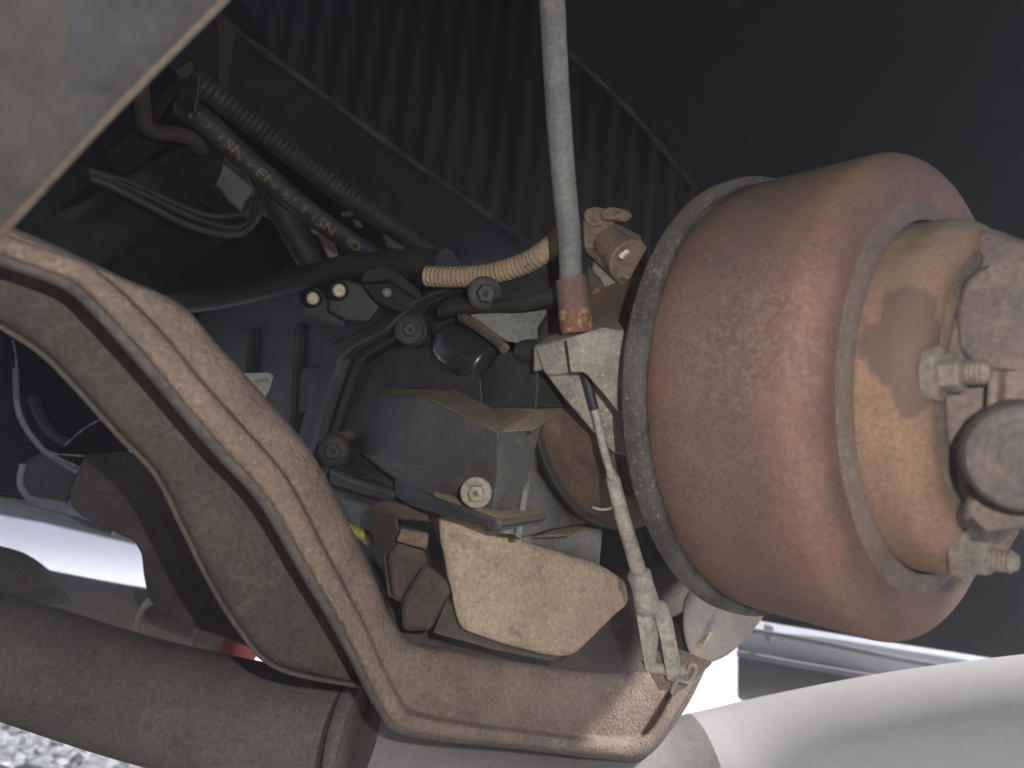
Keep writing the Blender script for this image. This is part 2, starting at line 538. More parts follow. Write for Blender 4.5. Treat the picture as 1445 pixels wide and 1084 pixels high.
# brown upright hanging beside the hoses
top(link('brown_hanger', prism(pix([(305, 15, .71), (332, 40, .71), (322, 110, .72), (326, 150, .72), (312, 150, .72), (308, 90, .71)]), back(315, 80, .02)), 'brownrail', bevel=.002), 'dull brown upright strap hanging beside the hose clamp', 'hanger')

top(link('dark_backdrop', prism(pix([(-200, -80, .9), (300, -80, .9), (420, 130, .92), (560, 240, .95), (640, 360, .97), (600, 470, .97), (400, 520, .95), (250, 560, .92), (-200, 480, .88)]), back(200, 200, .02)), 'black', bevel=.004), 'black backdrop sheet added for the gloom behind the hoses and wires', 'backdrop')  # added sheet standing in for the darkness behind hoses and wires
top(link('dark_backplate', prism(pix([(420, 600, .78), (640, 560, .8), (900, 560, .8), (1090, 700, .8), (1085, 860, .8), (985, 938, .78), (940, 960, .77), (600, 945, .72), (470, 900, .7)]), back(760, 760, .03)), 'rail', bevel=.004), 'dark plate added to fill the gap between mount and drum', 'rail')  # added plate that keeps daylight out of the gaps around the mount
# ------------------------------------------------------------------ near frame rail, top left, very close
t = thing('frame_rail', 'blurred grey frame rail close to the lens in the top left corner', 'rail', P(60, 60, .19))
nr_out = [(-160, -160, .15), (470, -160, .215), (312, 0, .208), (250, 62, .205), (150, 165, .202), (60, 262, .20), (0, 326, .198), (-160, 480, .19)]
link('web_plate', prism(pix(nr_out), back(60, 60, .006)), 'near', t, bevel=.0015)
link('rolled_edge', tube(spline(pix([(480, -165, .2155), (313, 2, .2085), (150, 167, .2025), (0, 329, .1985), (-140, 470, .192)]), 30), .0013, 12), 'nearedge', t)

# ------------------------------------------------------------------ gearbox crossmember
e1 = [(-80, 290), (60, 343), (170, 395), (252, 432), (305, 490), (380, 572), (440, 645), (482, 725), (522, 808), (550, 875), (580, 908), (640, 920), (740, 938), (840, 950), (925, 945), (975, 915), (1004, 893)]
rr = [(-80, 305), (45, 350), (118, 376), (162, 412), (224, 474), (280, 543), (335, 603), (398, 675), (448, 768), (508, 882), (556, 985), (592, 1016), (740, 1038), (850, 1050), (908, 1044), (948, 985), (984, 930)]
mm = [(-80, 322), (35, 366), (105, 392), (145, 428), (206, 494), (262, 562), (318, 628), (380, 698), (434, 788), (496, 900), (546, 1000), (584, 1028), (730, 1047), (850, 1062), (908, 1060), (956, 995), (989, 937)]
e2 = [(-80, 345), (20, 378), (92, 406), (130, 440), (190, 506), (246, 572), (300, 636), (364, 706), (420, 800), (484, 908), (536, 1006), (578, 1036), (728, 1053), (850, 1068), (908, 1067), (962, 1000), (993, 940)]
t = thing('gearbox_crossmember', 'dust caked pressed steel crossmember bending down under the gearbox', 'crossmember', P(600, 1040, .36))
def cr(pts, off, n=90, sh=(0, 0)):
    return spline([P(q[0] + sh[0], q[1] + sh[1], dl(q[0]) + off) for q in pts], n)
def lerpc(a, b, u): return [(p[0] + (q[0] - p[0]) * u, p[1] + (q[1] - p[1]) * u) for p, q in zip(a, b)]
rows = [cr(e1, .062, sh=(-6, 4)), cr(e1, .03), cr(e1, .018), cr(lerpc(e1, rr, .12), .0125), cr(lerpc(e1, rr, .5), .009), cr(lerpc(e1, rr, .84), .0095),
        cr(lerpc(e1, rr, .93), .0085), cr(lerpc(e1, rr, .985), .001), cr(rr, -.0012), cr(lerpc(rr, mm, .5), -.0018), cr(mm, -.0010), cr(lerpc(mm, e2, .10), .0012), cr(lerpc(mm, e2, .16), .004)]
def rough(rows, amp, sc):
    out = []
    for r in rows:
        q = []
        for p in r:
            d = (p - ORG).normalized()
            q.append(p - d * amp * (noise.noise(p * sc) + .6 * noise.noise(p * sc * 2.7)))
        out.append(q)
    return out
link('web', grid(rough(rows, .0012, 45)), 'cross', t, smooth=180, sub=2, solid=.0025, soff=0)
rows = [cr(lerpc(rr, mm, .9), .004), cr(lerpc(mm, e2, .06), .0022), cr(lerpc(mm, e2, .4), .0022), cr(e2, .0035), cr(e2, .009, sh=(1, 1)), cr(e2, .024, sh=(3, 2))]
link('lip', grid(rough(rows, .0008, 60)), 'crosslip', t, smooth=180, sub=1, solid=.002, soff=0)
# rear wall of the channel seen below the lip
e4 = [(-80, 415), (0, 460), (58, 498), (105, 545), (165, 612), (218, 668), (256, 742), (292, 815), (335, 885), (392, 942), (512, 968)]
ct = [(p[0] + 26, p[1] - 22) for p in e2[:11]]
rows = [cr(ct, .05, 70), cr(lerpc(ct, e4, .45), .048, 70), cr(lerpc(ct, e4, .86), .046, 70), cr(lerpc(ct, e4, .97), .043, 70), cr(e4, .038, 70), cr(e4, .034, 70, (1, 2))]
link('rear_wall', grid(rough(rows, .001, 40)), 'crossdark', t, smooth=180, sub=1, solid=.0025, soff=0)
# floor of the channel behind the base, closing up to the mount
rows = [[P(x, y0, d) for x, y0, d in ((560, 905, .395), (640, 930, .41), (760, 952, .44), (860, 965, .475), (940, 955, .50), (1000, 905, .52))],
        [P(x, y0, d) for x, y0, d in ((545, 850, .47), (640, 870, .50), (760, 885, .53), (860, 890, .56), (940, 870, .58), (1020, 830, .6))],
        [P(x, y0, d) for x, y0, d in ((520, 790, .50), (640, 800, .53), (760, 815, .56), (860, 820, .59), (940, 800, .61), (1050, 770, .62))]]
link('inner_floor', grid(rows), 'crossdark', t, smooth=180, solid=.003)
# far end turning up
rows = [cr([(925, 945), (975, 915), (1030, 890), (1075, 868)], .06, 20), cr([(930, 960), (985, 930), (1040, 915), (1070, 880)], .05, 20), cr([(950, 1000), (990, 942), (1045, 925), (1078, 872)], .055, 20)]
link('far_upturn', grid([[P(q[0], q[1], q[2]) for q in r] for r in (
    [(960, 830, .56), (1000, 820, .58), (1040, 815, .6), (1100, 790, .62)],
    [(955, 890, .52), (995, 880, .55), (1040, 870, .58), (1082, 862, .6)],
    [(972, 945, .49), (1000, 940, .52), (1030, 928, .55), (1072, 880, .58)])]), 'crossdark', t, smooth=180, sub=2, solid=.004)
top(link('channel_liner', grid([[P(-60, 385, .30), P(20, 400, .305), P(80, 412, .31), P(125, 436, .315)], [P(-60, 405, .31), P(10, 425, .315), P(70, 438, .32), P(122, 442, .32)], [P(-60, 440, .33), P(0, 447, .335), P(60, 450, .335), P(118, 446, .33)]]), 'tank', smooth=180, sub=2, solid=.002), 'dark curved liner inside the upper end of the crossmember', 'liner')

# ------------------------------------------------------------------ gearbox mount on the crossmember
def pixm(pts): return [P(q[0], q[1], q[2] * .95) for q in pts]
t = thing('gearbox_mount', 'tan dust covered mount plate with rubber block between gearbox and crossmember', 'mount', P(720, 915, .42))
pl = [(620, 727, .40), (668, 741, .405), (740, 774, .415), (838, 803, .435), (874, 824, .44), (878, 845, .44), (850, 872, .432), (800, 922, .415), (720, 902, .405), (652, 880, .398), (640, 835, .398), (630, 782, .398)]
n = 26
def polygrid(poly, n):
    """four-sided patch through 4 corner indices is overkill: fan grid by radial rings"""
    c = sum((Vector(p) for p in poly), Vector()) / len(poly)
    ring = []
    m = len(poly)
    for i in range(m):
        for k in range(4):
            ring.append(poly[i].lerp(poly[(i + 1) % m], k / 4))
    vs = [c]
    fs = []
    L = len(ring)
    for r in range(1, n + 1):
        for q in ring: vs.append(c.lerp(q, r / n))
    for k in range(L): fs.append((0, 1 + k, 1 + (k + 1) % L))
    for r in range(n - 1):
        for k in range(L):
            fs.append((1 + r * L + k, 1 + (r + 1) * L + k, 1 + (r + 1) * L + (k + 1) % L, 1 + r * L + (k + 1) % L))
    return vs, fs
pl = [(q[0], q[1], q[2]) for q in pl]
vs, fs = polygrid(pixm(pl), 14)
for i in range(len(vs) - 48, len(vs)): vs[i] = vs[i] + RC @ Vector((noise.noise(vs[i] * 130), 0, noise.noise(vs[i] * 130 + Vector((7, 3, 1))))) * .0014 + back(740, 830, .0025)
vs = [p - (p - ORG).normalized() * (.0016 * noise.noise(p * 60) + .0009 * noise.noise(p * 150)) for p in vs]
link('plate', (vs, fs), 'mount', t, smooth=180, sub=1, solid=.006, soff=1)
link('plate_return', prism(pixm([(606, 716, .402), (622, 724, .399), (634, 782, .397), (645, 838, .397), (655, 884, .397), (648, 890, .404), (636, 840, .404), (624, 780, .405), (608, 732, .407)]), back(630, 800, .008)), 'mountdark', t, bevel=.0015)
link('top_flange', prism(pixm([(522, 712, .43), (545, 704, .43), (600, 718, .425), (640, 730, .41), (636, 742, .408), (590, 735, .42), (530, 730, .43)]), back(580, 720, .015)), 'mountdark', t, bevel=.002)
link('side_bracket', prism(pixm([(522, 712, .427), (560, 722, .424), (566, 760, .42), (545, 785, .42), (552, 838, .415), (572, 852, .412), (556, 850, .42), (536, 800, .43), (524, 750, .432)]), back(540, 780, .012)), 'mountdark', t, bevel=.002)
link('rubber_block', prism(pixm([(545, 782, .416), (562, 762, .416), (600, 775, .415), (606, 800, .415), (580, 850, .412), (553, 845, .414)]), back(575, 800, .02)), 'mountdark', t, bevel=.003)
link('stud_block', prism(pixm([(566, 745, .408), (606, 752, .407), (603, 776, .405), (558, 764, .407)]), back(580, 760, .018)), 'sensor', t, bevel=.0015)
link('clamp_arm', prism(pixm([(600, 792, .404), (628, 815, .402), (640, 830, .40), (625, 858, .40), (608, 890, .398), (566, 892, .402), (566, 850, .405), (575, 830, .405)]), back(600, 850, .014)), 'mountdark', t, bevel=.0035, seg=3)
link('bottom_plate', prism(pixm([(632, 842, .40), (650, 878, .404), (800, 921, .422), (782, 934, .418), (700, 918, .402), (610, 893, .392)]), back(690, 890, .006)), 'crosslip', t, bevel=.0015)
# ------------------------------------------------------------------ gearbox
M['labelwhite'] = mat('label_white', (.36, .35, .32), (.3, .29, .27), rough=.6, scale=60, bump=.1)
M['gloss'] = mat('glossy_black', (.028, .028, .03), (.022, .022, .024), rough=.28, scale=50, bump=.12, spec=.6, speck=(.06, .06, .06), sfrac=.76)
M['ledge'] = mat('ledge_dust', (.27, .21, .145), (.22, .175, .125), (.17, .14, .105), rough=.95, scale=70, bump=.6)
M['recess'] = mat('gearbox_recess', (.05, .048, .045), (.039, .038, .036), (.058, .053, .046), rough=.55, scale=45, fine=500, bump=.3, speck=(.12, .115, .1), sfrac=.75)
t = thing('gearbox', 'dark iron gearbox casing with bolted ribbed rear housing', 'gearbox', G(620, 760, .09))
gb = t
LV = LAT * .10
link('main_case', prism(GP([(250, 470), (300, 425), (420, 405), (520, 400), (610, 400), (620, 470), (560, 500), (520, 560), (480, 700), (420, 690), (340, 560)], .06), LV), 'gear', t, bevel=.006, seg=3)
for (pts, r) in (([(470, 480), (560, 455), (556, 520), (474, 540)], .066), ([(402, 470), (418, 455), (408, 640), (392, 600)], .068), ([(330, 470), (352, 462), (345, 540), (325, 520)], .07),
                 ([(415, 520), (460, 512), (455, 575), (412, 590)], .064)):
    link('case_rib', prism(GP(pts, r), LAT * .02), 'gear', t, bevel=.003)
body = [(452, 690, .082), (482, 580, .08), (508, 508, .076), (560, 478, .074), (604, 430, .07), (640, 405, .066), (720, 398, .066), (785, 380, .05), (765, 480, .055), (757, 600, .055), (765, 720, .06), (720, 762, .085), (600, 735, .09), (500, 712, .086)]
link('rear_housing', prism(GP(body), LV), 'recess', t, bevel=.006, seg=3)
# bolted joint between the two casings: a stepped flange
def band(base, o0, o1, rz, dep):
    a = [(x + o0[0] * w_, y + o0[1] * w_) for x, y, w_ in base]
    b = [(x + o1[0] * w_, y + o1[1] * w_) for x, y, w_ in base]
    return prism(GP(a + b[::-1], rz), LAT * dep)
jb = [(446, 684, 1), (466, 605, 1), (496, 512, 1), (512, 496, 1), (560, 470, .9), (598, 428, .7), (640, 410, .5)]
link('joint_flange', band(jb, (8, 2), (-40, -14), .080, .03), 'gear', t, bevel=.0022, seg=3)
link('joint_rib', band(jb, (-13, -5), (-20, -7), .0865, .012), 'gearlite', t, bevel=.0008)
link('joint_step', band(jb, (12, 3), (2, 1), .0835, .02), 'gear', t, bevel=.0012)
# box shaped pocket
bx = [(533, 556, .084), (598, 560, .122), (702, 611, .126), (717, 606, .118), (700, 672, .120), (690, 744, .121), (608, 700, .122), (576, 650, .122), (507, 640, .088), (556, 676, .098)]
V = GP(bx)
loop = [0, 1, 2, 3, 4, 5, 6, 9, 8]
vs = V + [V[i] + LAT * (.05 if i in (0, 1, 8, 9) else .02) for i in loop]
fs = [(0, 1, 7, 8), (1, 2, 4, 5, 6, 7), (2, 3, 4), (8, 7, 6, 9)]
for a in range(9):
    b = (a + 1) % 9
    fs.append((loop[a], 10 + a, 10 + b, loop[b]))
fs.append(tuple(range(18, 9, -1)))
link('pocket', (vs, fs), 'gearlite', t, bevel=.0055, seg=5)
def strip(name, a, b, m, depth=.01, bevel=.0015):
    return link(name, prism(a + b[::-1], LAT * depth), m, t, bevel=bevel)
link('dusty_ledge', prism(GP([(529, 551, .0855), (542, 547, .084), (600, 551, .112), (702, 602, .116), (703, 611, .1265), (598, 559, .1225), (534, 559, .0855)]), LAT * .02), 'ledge', t, bevel=.0015)
link('dusty_shelf', prism(GP([(676, 577, .096), (700, 572, .093), (752, 574, .09), (752, 582, .095), (704, 611, .1265)]), LAT * .02), 'ledge', t, bevel=.001)
link('recess_wall', prism(GP([(678, 536, .099), (702, 500, .089), (760, 484, .086), (756, 576, .0935), (682, 577, .0975)]), LAT * .02), 'gear', t, bevel=.0012)
link('recess_slope', prism(GP([(598, 476, .084), (645, 470, .083), (676, 534, .0975), (680, 578, .0965), (600, 549, .091), (528, 548, .0775), (520, 520, .0775)]), LAT * .02), 'recess', t, bevel=.001)
pa, pb = G(634, 470, .080), G(668, 520, .086)
ca = G(640, 486, .0865)
cd = (G(720, 545, .080) - G(625, 478, .088)).normalized()
link('boss', lathe([(-.0115, .0002), (-.011, .004), (-.009, .008), (-.006, .0105), (-.002, .0125), (.003, .0132), (.03, .0136), (.032, .012)], ca, cd, 40), 'gloss', t, smooth=180)
link('boss_ridge', tube(spline(GP([(652, 447, .086), (675, 462, .088), (700, 480, .088), (712, 492, .09)]), 20), .0028, 10), 'disc', t)
link('upper_shelf', prism(GP([(655, 442, .083), (705, 434, .083), (785, 424, .06), (785, 480, .06), (745, 486, .085), (712, 482, .09)]), LAT * .02), 'gearpale', t, bevel=.002)
link('upper_rib', tube(spline(GP([(625, 440, .088), (660, 432, .088), (730, 428, .087), (805, 412, .085)]), 20), .0042, 12), 'gear', t)
link('top_cover', prism(GP([(610, 400, .078), (640, 388, .078), (800, 352, .06), (800, 412, .06), (740, 424, .078), (640, 432, .08), (604, 430, .078)]), LAT * .05), 'gear', t, bevel=.003)
link('round_boss', lathe([(-.004, .003), (-.003, .0052), (.0, .006), (.004, .006), (.012, .006)], G(742, 496, .088), AX, 28), 'gear', t)
# pale lower housing with web
link('lower_housing', grid([GP([(711, 612, .103), (728, 600, .099), (742, 588, .08), (752, 588, .05)]), GP([(701, 672, .104), (722, 668, .102), (742, 664, .085), (764, 668, .05)]), GP([(688, 748, .106), (712, 752, .104), (736, 756, .095), (800, 742, .05)])]), 'gearpale', t, smooth=50, solid=.006, soff=0)
link('web_rib', tube(spline(GP([(731, 757, .1045), (738, 715, .1035), (744, 680, .099), (750, 650, .082)]), 16), .0017, 8), 'gearpale', t)
link('foot', grid([GP([(728, 750, .085), (775, 744, .045), (812, 746, .028), (848, 754, .02)]), GP([(735, 762, .075), (780, 768, .035), (815, 772, .018), (846, 780, .01)]), GP([(735, 784, .05), (788, 800, .015), (815, 810, .005), (842, 818, .0)])]), 'gearpale', t, smooth=30, solid=.006, soff=0)
link('foot_ledge', prism(GP([(742, 760, .085), (772, 745, .052), (812, 747, .034), (792, 758, .048)]), LAT * .01), 'ledge', t, bevel=.001)
# lower flange and sump
link('lower_flange', prism(GP([(462, 662, .094), (480, 654, .094), (560, 690, .099), (556, 712, .099), (466, 684, .094)]), LAT * .03), 'gear', t, bevel=.0025)
link('flange_lip', tube(spline(GP([(468, 664, .097), (505, 680, .099), (556, 697, .102)]), 16), .0018, 8), 'gearlite', t)
link('pocket_foot', prism(GP([(556, 672, .104), (606, 698, .123), (640, 710, .125), (696, 729, .124), (706, 738, .123), (700, 750, .123), (640, 732, .124), (585, 714, .118), (556, 702, .104)]), LAT * .03), 'gearlite', t, bevel=.003)
link('foot_dust', prism(GP([(612, 693, .1235), (640, 703, .1245), (690, 723, .124), (700, 731, .124), (640, 711, .1265), (612, 701, .1255)]), LAT * .006), 'ledge', t, bevel=.0006)
link('sump', prism(GP([(462, 684, .085), (560, 712, .09), (560, 760, .09), (600, 860, .085), (520, 840, .08), (470, 740, .08)]), LAT * .05), 'gear', t, bevel=.004)
link('sump_face', prism(GP([(478, 700, .088), (528, 716, .09), (534, 750, .09), (500, 745, .088)]), LAT * .01), 'gearpale', t, bevel=.002)
# bolts round the joint
for (px, py, r, hd, mt, w_) in ((470, 636, .103, .0056, 'gear', 1.85), (578, 466, .094, .0046, 'gear', 1.9), (672, 695, .127, .0040, 'bolt', 1.75), (684, 414, .094, .0052, 'gear', 1.7)):
    nv = (ORG - G(px, py, r)).normalized()
    ax = (AX * .75 - LAT * .6) if mt == 'bolt' else (-LAT * .5 + AX * .85)
    if hd == .0052: ax = AX * .85 - LAT * .45 - UPV * .15
    hexbolt(t, G(px, py, r), ax, hd, mt, True, hd * 1.2, washer=w_, rot=.3, label='dusty tan flange bolt' if mt == 'bolt' else None)
for (px, py, rd) in ((470, 636, .0125), (578, 466, .0105)):
    link('bolt_boss', lathe([(-.03, rd * 1.1), (-.006, rd), (-.003, rd * .96), (-.002, rd * .7)], G(px, py, .099 if px < 500 else .0905), -LAT * .8 + AX * .45, 32), 'gear', t)
# solenoid boxes on top
for (q, dd, ov) in (([(423, 440), (432, 408), (448, 404), (470, 424), (492, 445), (486, 464), (455, 456)], .500, (442, 421)), ([(462, 438), (470, 400), (488, 393), (512, 402), (538, 432), (520, 456), (488, 452)], .478, (479, 410))):
    s = link('solenoid', prism(pix(q, dd), back(ov[0], ov[1], .035)), 'recess', t, bevel=.0025, seg=3)
    c = P(ov[0], ov[1], dd - .004)
    fx = (back(ov[0], ov[1], 1) - AX * .9).normalized()
    link('plug', lathe([(-.0012, .001), (-.001, .0033), (.0, .0042), (.004, .0044)], c, fx, 20), 'cream', s)
    link('plug_collar', lathe([(.0008, .0062), (.006, .0068), (.012, .007)], c, fx, 20), 'black', s)
link('solenoid_cap', prism(pix([(507, 398, .462), (514, 380, .462), (545, 374, .46), (560, 384, .457), (596, 414, .45), (590, 424, .45), (548, 396, .458), (532, 398, .462)]), back(550, 395, .03)), 'gear', t, bevel=.002, seg=3)
link('cap_body', prism(pix([(510, 400, .465), (534, 401, .463), (549, 398, .46), (590, 425, .452), (566, 442, .455), (530, 425, .462)]), back(550, 415, .03)), 'gear', t, bevel=.002)
link('cap_screw', lathe([(-.003, .001), (-.0025, .002), (-.001, .003), (.006, .003)], P(546, 413, .452), back(546, 413, 1), 16), 'gearpale', t)
# white label sticker plate with printed letters
lp = [(340, 527), (378, 526), (386, 530), (381, 548), (372, 566), (348, 560)]
lb = link('label_plate', prism(pix(lp, .50), back(365, 545, .0015)), 'labelwhite', t, bevel=.0005, label='off white label plate with dark print')

def text_mesh(s):
    cu = bpy.data.curves.new('txt', 'FONT')
    cu.body = s
    cu.size = 1
    cu.resolution_u = 3
    ob = bpy.data.objects.new('txt', cu)
    COL.objects.link(ob)
    dg = bpy.context.evaluated_depsgraph_get()
    me = bpy.data.meshes.new_from_object(ob.evaluated_get(dg))
    vs = [v.co.copy() for v in me.vertices]
    fs = [tuple(p.vertices) for p in me.polygons]
    bpy.data.objects.remove(ob)
    bpy.data.curves.remove(cu)
    bpy.data.meshes.remove(me)
    bm = bmesh.new()
    bv = [bm.verts.new(v) for v in vs]
    for f in fs:
        try: bm.faces.new([bv[i] for i in f])
        except ValueError: pass
    bmesh.ops.triangulate(bm, faces=bm.faces)
    for _ in range(3):
        bmesh.ops.subdivide_edges(bm, edges=[e for e in bm.edges if e.calc_length() > .12], cuts=1)
        bmesh.ops.triangulate(bm, faces=bm.faces)
    bm.verts.index_update()
    vs = [v.co.copy() for v in bm.verts]
    fs = [tuple(v.index for v in f.verts) for f in bm.faces]
    bm.free()
    return vs, fs
tv, tf = text_mesh('6MCE')
o_, ex, ey = P(360, 541, .4995), P(379, 539, .4995) - P(360, 541, .4995), P(360, 533, .4995) - P(360, 541, .4995)
wd = max(v.x for v in tv)
link('print', ([o_ + ex * (v.x / wd) + ey * (v.y / .72 * .75) for v in tv], tf), 'inkdark', lb)

# ------------------------------------------------------------------ park brake drum assembly
drum = thing('brake_drum', 'rusty brown parking brake drum with stepped hub behind the gearbox', 'brake drum', A0 - UPV * .101)
def arc(cs, cr_, rad, a0, a1, n=8):
    return [(cs + rad * math.cos(a0 + (a1 - a0) * i / n), cr_ + rad * math.sin(a0 + (a1 - a0) * i / n)) for i in range(n + 1)]
R1 = .1005
prof = [(.004, .092), (.004, R1 - .001), (.006, R1), (.02, R1 + .0004), (.055, R1 + .0008)] + arc(.0615, R1 - .0105, .0113, math.pi / 2, .1, 12) + [(.0724, .086), (.0716, .0825), (.0716, .0722), (.068, .0722), (.068, .05)]
shell = link('shell', lathe(prof, A0, AX, 160), 'drum', drum, smooth=60)
nt = M['drum'].node_tree
N, L = nt.nodes, nt.links
bs = N['Principled BSDF']
old = bs.inputs['Base Color'].links[0].from_socket
tc = N.new('ShaderNodeTexCoord')
dp_ = N.new('ShaderNodeVectorMath'); dp_.operation = 'DOT_PRODUCT'
L.new(tc.outputs['Object'], dp_.inputs[0]); dp_.inputs[1].default_value = AX
sh = N.new('ShaderNodeMath'); sh.operation = 'SUBTRACT'
L.new(dp_.outputs['Value'], sh.inputs[0]); sh.inputs[1].default_value = (A0 - origin(drum)).dot(AX)
wn_ = N.new('ShaderNodeTexNoise'); wn_.inputs['Scale'].default_value = 28; wn_.inputs['Detail'].default_value = 5
L.new(tc.outputs['Object'], wn_.inputs['Vector'])
wa = N.new('ShaderNodeMath'); wa.operation = 'MULTIPLY_ADD'
L.new(wn_.outputs['Fac'], wa.inputs[0]); wa.inputs[1].default_value = .026; L.new(sh.outputs[0], wa.inputs[2])
rp = N.new('ShaderNodeValToRGB')
sc_ = N.new('ShaderNodeMath'); sc_.operation = 'DIVIDE'; L.new(wa.outputs[0], sc_.inputs[0]); sc_.inputs[1].default_value = .092
L.new(sc_.outputs[0], rp.inputs[0])
els = rp.color_ramp.elements
els[0].position = .14; els[0].color = (.55, .52, .5, 1)
els[1].position = .98; els[1].color = (.62, .6, .56, 1)
for p_, c_ in ((.22, (1.0, .88, .82, 1)), (.36, (.92, .9, .88, 1)), (.55, (.80, .84, .84, 1)), (.66, (.84, .84, .82, 1)), (.76, (1.0, .92, .86, 1)), (.86, (.95, .88, .8, 1))):
    e_ = els.new(p_); e_.color = c_
ml = N.new('ShaderNodeMix'); ml.data_type = 'RGBA'; ml.blend_type = 'MULTIPLY'; ml.inputs[0].default_value = 1
L.new(old, ml.inputs[6]); L.new(rp.outputs[0], ml.inputs[7])
# pale scuffed blotch worn into the middle
bl = N.new('ShaderNodeTexNoise'); bl.inputs['Scale'].default_value = 330; bl.inputs['Detail'].default_value = 3; bl.inputs['Distortion'].default_value = 1.2
L.new(tc.outputs['Object'], bl.inputs['Vector'])
bd = N.new('ShaderNodeVectorMath'); bd.operation = 'DISTANCE'
L.new(tc.outputs['Object'], bd.inputs[0]); bd.inputs[1].default_value = P(1060, 470, .262) - origin(drum)
bm_ = N.new('ShaderNodeMapRange'); bm_.interpolation_type = 'SMOOTHSTEP'; bm_.inputs['From Min'].default_value = .048; bm_.inputs['From Max'].default_value = .008
L.new(bd.outputs['Value'], bm_.inputs['Value'])
bt = N.new('ShaderNodeMapRange'); bt.inputs['From Min'].default_value = .50; bt.inputs['From Max'].default_value = .62; bt.inputs['To Max'].default_value = .75
L.new(bl.outputs['Fac'], bt.inputs['Value'])
bb = N.new('ShaderNodeMath'); bb.operation = 'MULTIPLY'; L.new(bm_.outputs[0], bb.inputs[0]); L.new(bt.outputs[0], bb.inputs[1])
m2 = N.new('ShaderNodeMix'); m2.data_type = 'RGBA'
L.new(bb.outputs[0], m2.inputs[0]); L.new(ml.outputs[2], m2.inputs[6]); m2.inputs[7].default_value = (.20, .142, .12, 1)
L.new(m2.outputs[2], bs.inputs['Base Color'])
link('face_ring', lathe([(.071, .0722), (.0738, .0722), (.0741, .0735), (.0728, .0765), (.0722, .0785), (.0720, .0795), (.0714, .0815), (.071, .081)], A0, AX, 128, True), 'groove', drum, smooth=60)
stain = mat('hub_oil_stained', (.245, .155, .105), (.205, .13, .09), None, rough=.88, scale=30, fine=650, bump=.4, dust=(.23, .18, .125), dlo=.1, dhi=.8)
# oil stain with its own outline
nt = stain.node_tree
N, L = nt.nodes, nt.links
bs = N['Principled BSDF']
old = bs.inputs['Base Color'].links[0].from_socket
tc = N.new('ShaderNodeTexCoord')
off = origin(drum)
fac = None
for (px, py, dd, rad) in ((1288, 430, .248, .013), (1262, 470, .249, .0125), (1300, 475, .244, .017), (1312, 515, .242, .0135), (1306, 550, .241, .011)):
    c = P(px, py, dd) - off
    vm = N.new('ShaderNodeVectorMath'); vm.operation = 'DISTANCE'
    L.new(tc.outputs['Object'], vm.inputs[0]); vm.inputs[1].default_value = c
    dv_ = N.new('ShaderNodeMath'); dv_.operation = 'DIVIDE'; L.new(vm.outputs['Value'], dv_.inputs[0]); dv_.inputs[1].default_value = rad
    if fac is None: fac = dv_.outputs[0]
    else:
        mn = N.new('ShaderNodeMath'); mn.operation = 'SMOOTH_MIN'; mn.inputs[2].default_value = .3
        L.new(fac, mn.inputs[0]); L.new(dv_.outputs[0], mn.inputs[1]); fac = mn.outputs[0]
nz_ = N.new('ShaderNodeTexNoise'); nz_.inputs['Scale'].default_value = 140; nz_.inputs['Detail'].default_value = 6
L.new(tc.outputs['Object'], nz_.inputs['Vector'])
ad = N.new('ShaderNodeMath'); ad.operation = 'MULTIPLY_ADD'; L.new(nz_.outputs['Fac'], ad.inputs[0]); ad.inputs[1].default_value = .9; L.new(fac, ad.inputs[2])
mr = N.new('ShaderNodeMapRange'); mr.interpolation_type = 'SMOOTHSTEP'; mr.inputs['From Min'].default_value = 1.70; mr.inputs['From Max'].default_value = 1.48; mr.inputs['To Max'].default_value = .88
L.new(ad.outputs[0], mr.inputs['Value'])
mx = N.new('ShaderNodeMix'); mx.data_type = 'RGBA'
L.new(mr.outputs[0], mx.inputs[0]); L.new(old, mx.inputs[6]); mx.inputs[7].default_value = (.115, .08, .064, 1)
L.new(mx.outputs[2], bs.inputs['Base Color'])
RH = .0712
link('hub', lathe([(.07, .05), (.07, RH), (.0745, RH), (.082, RH - .0003)] + arc(.0835, RH - .0118, .0115, math.pi / 2, .15, 10) + [(.0948, .056), (.094, .05)], A0, AX, 128), stain, drum, smooth=60)
link('hub_ring', lathe([(.092, .046), (.0958, .0505), (.0966, .0545), (.0950, .0578)], A0, AX, 96), 'groove', drum, smooth=60)

bp = thing('backing_plate', 'speckled grey backing plate rim edging the rusty drum, brown dish behind', 'backing plate', A0 - UPV * .105)
link('rim', lathe([(-.006, .085), (-.006, .1035), (-.004, .105), (.0025, .105), (.0042, .1044), (.0042, .1014), (.003, .0998), (.003, .085)], A0, AX, 160, True), 'rim', bp, smooth=35)
link('plate', lathe([(-.004, .05), (-.004, .1), (-.001, .1), (-.001, .05)], A0, AX, 96, True), 'disc', bp)
link('dish', lathe([(-.092, .05), (-.092, .0715), (-.089, .0745), (-.084, .074), (-.078, .0715), (-.055, .0705), (-.02, .0705), (-.004, .074)], A0, AX, 128), 'disc', bp, smooth=50)
link('dish_rim', lathe([(-.098, .068), (-.098, .0765), (-.096, .078), (-.0895, .078), (-.0885, .0765), (-.0885, .07)], A0, AX, 128, True), 'gear', bp, smooth=40)
# pale strip beside the sensor
link('upper_ear', prism(pix([(838, 345, .40), (905, 395, .385), (900, 470, .375), (850, 460, .385), (828, 440, .39)]), back(860, 400, .012)), 'cast', bp, bevel=.003)
link('ear_dust', prism(pix([(826, 372, .396), (848, 390, .392), (868, 425, .385), (866, 448, .383), (830, 450, .388)]), back(850, 420, .008)), 'disc', bp, bevel=.003)

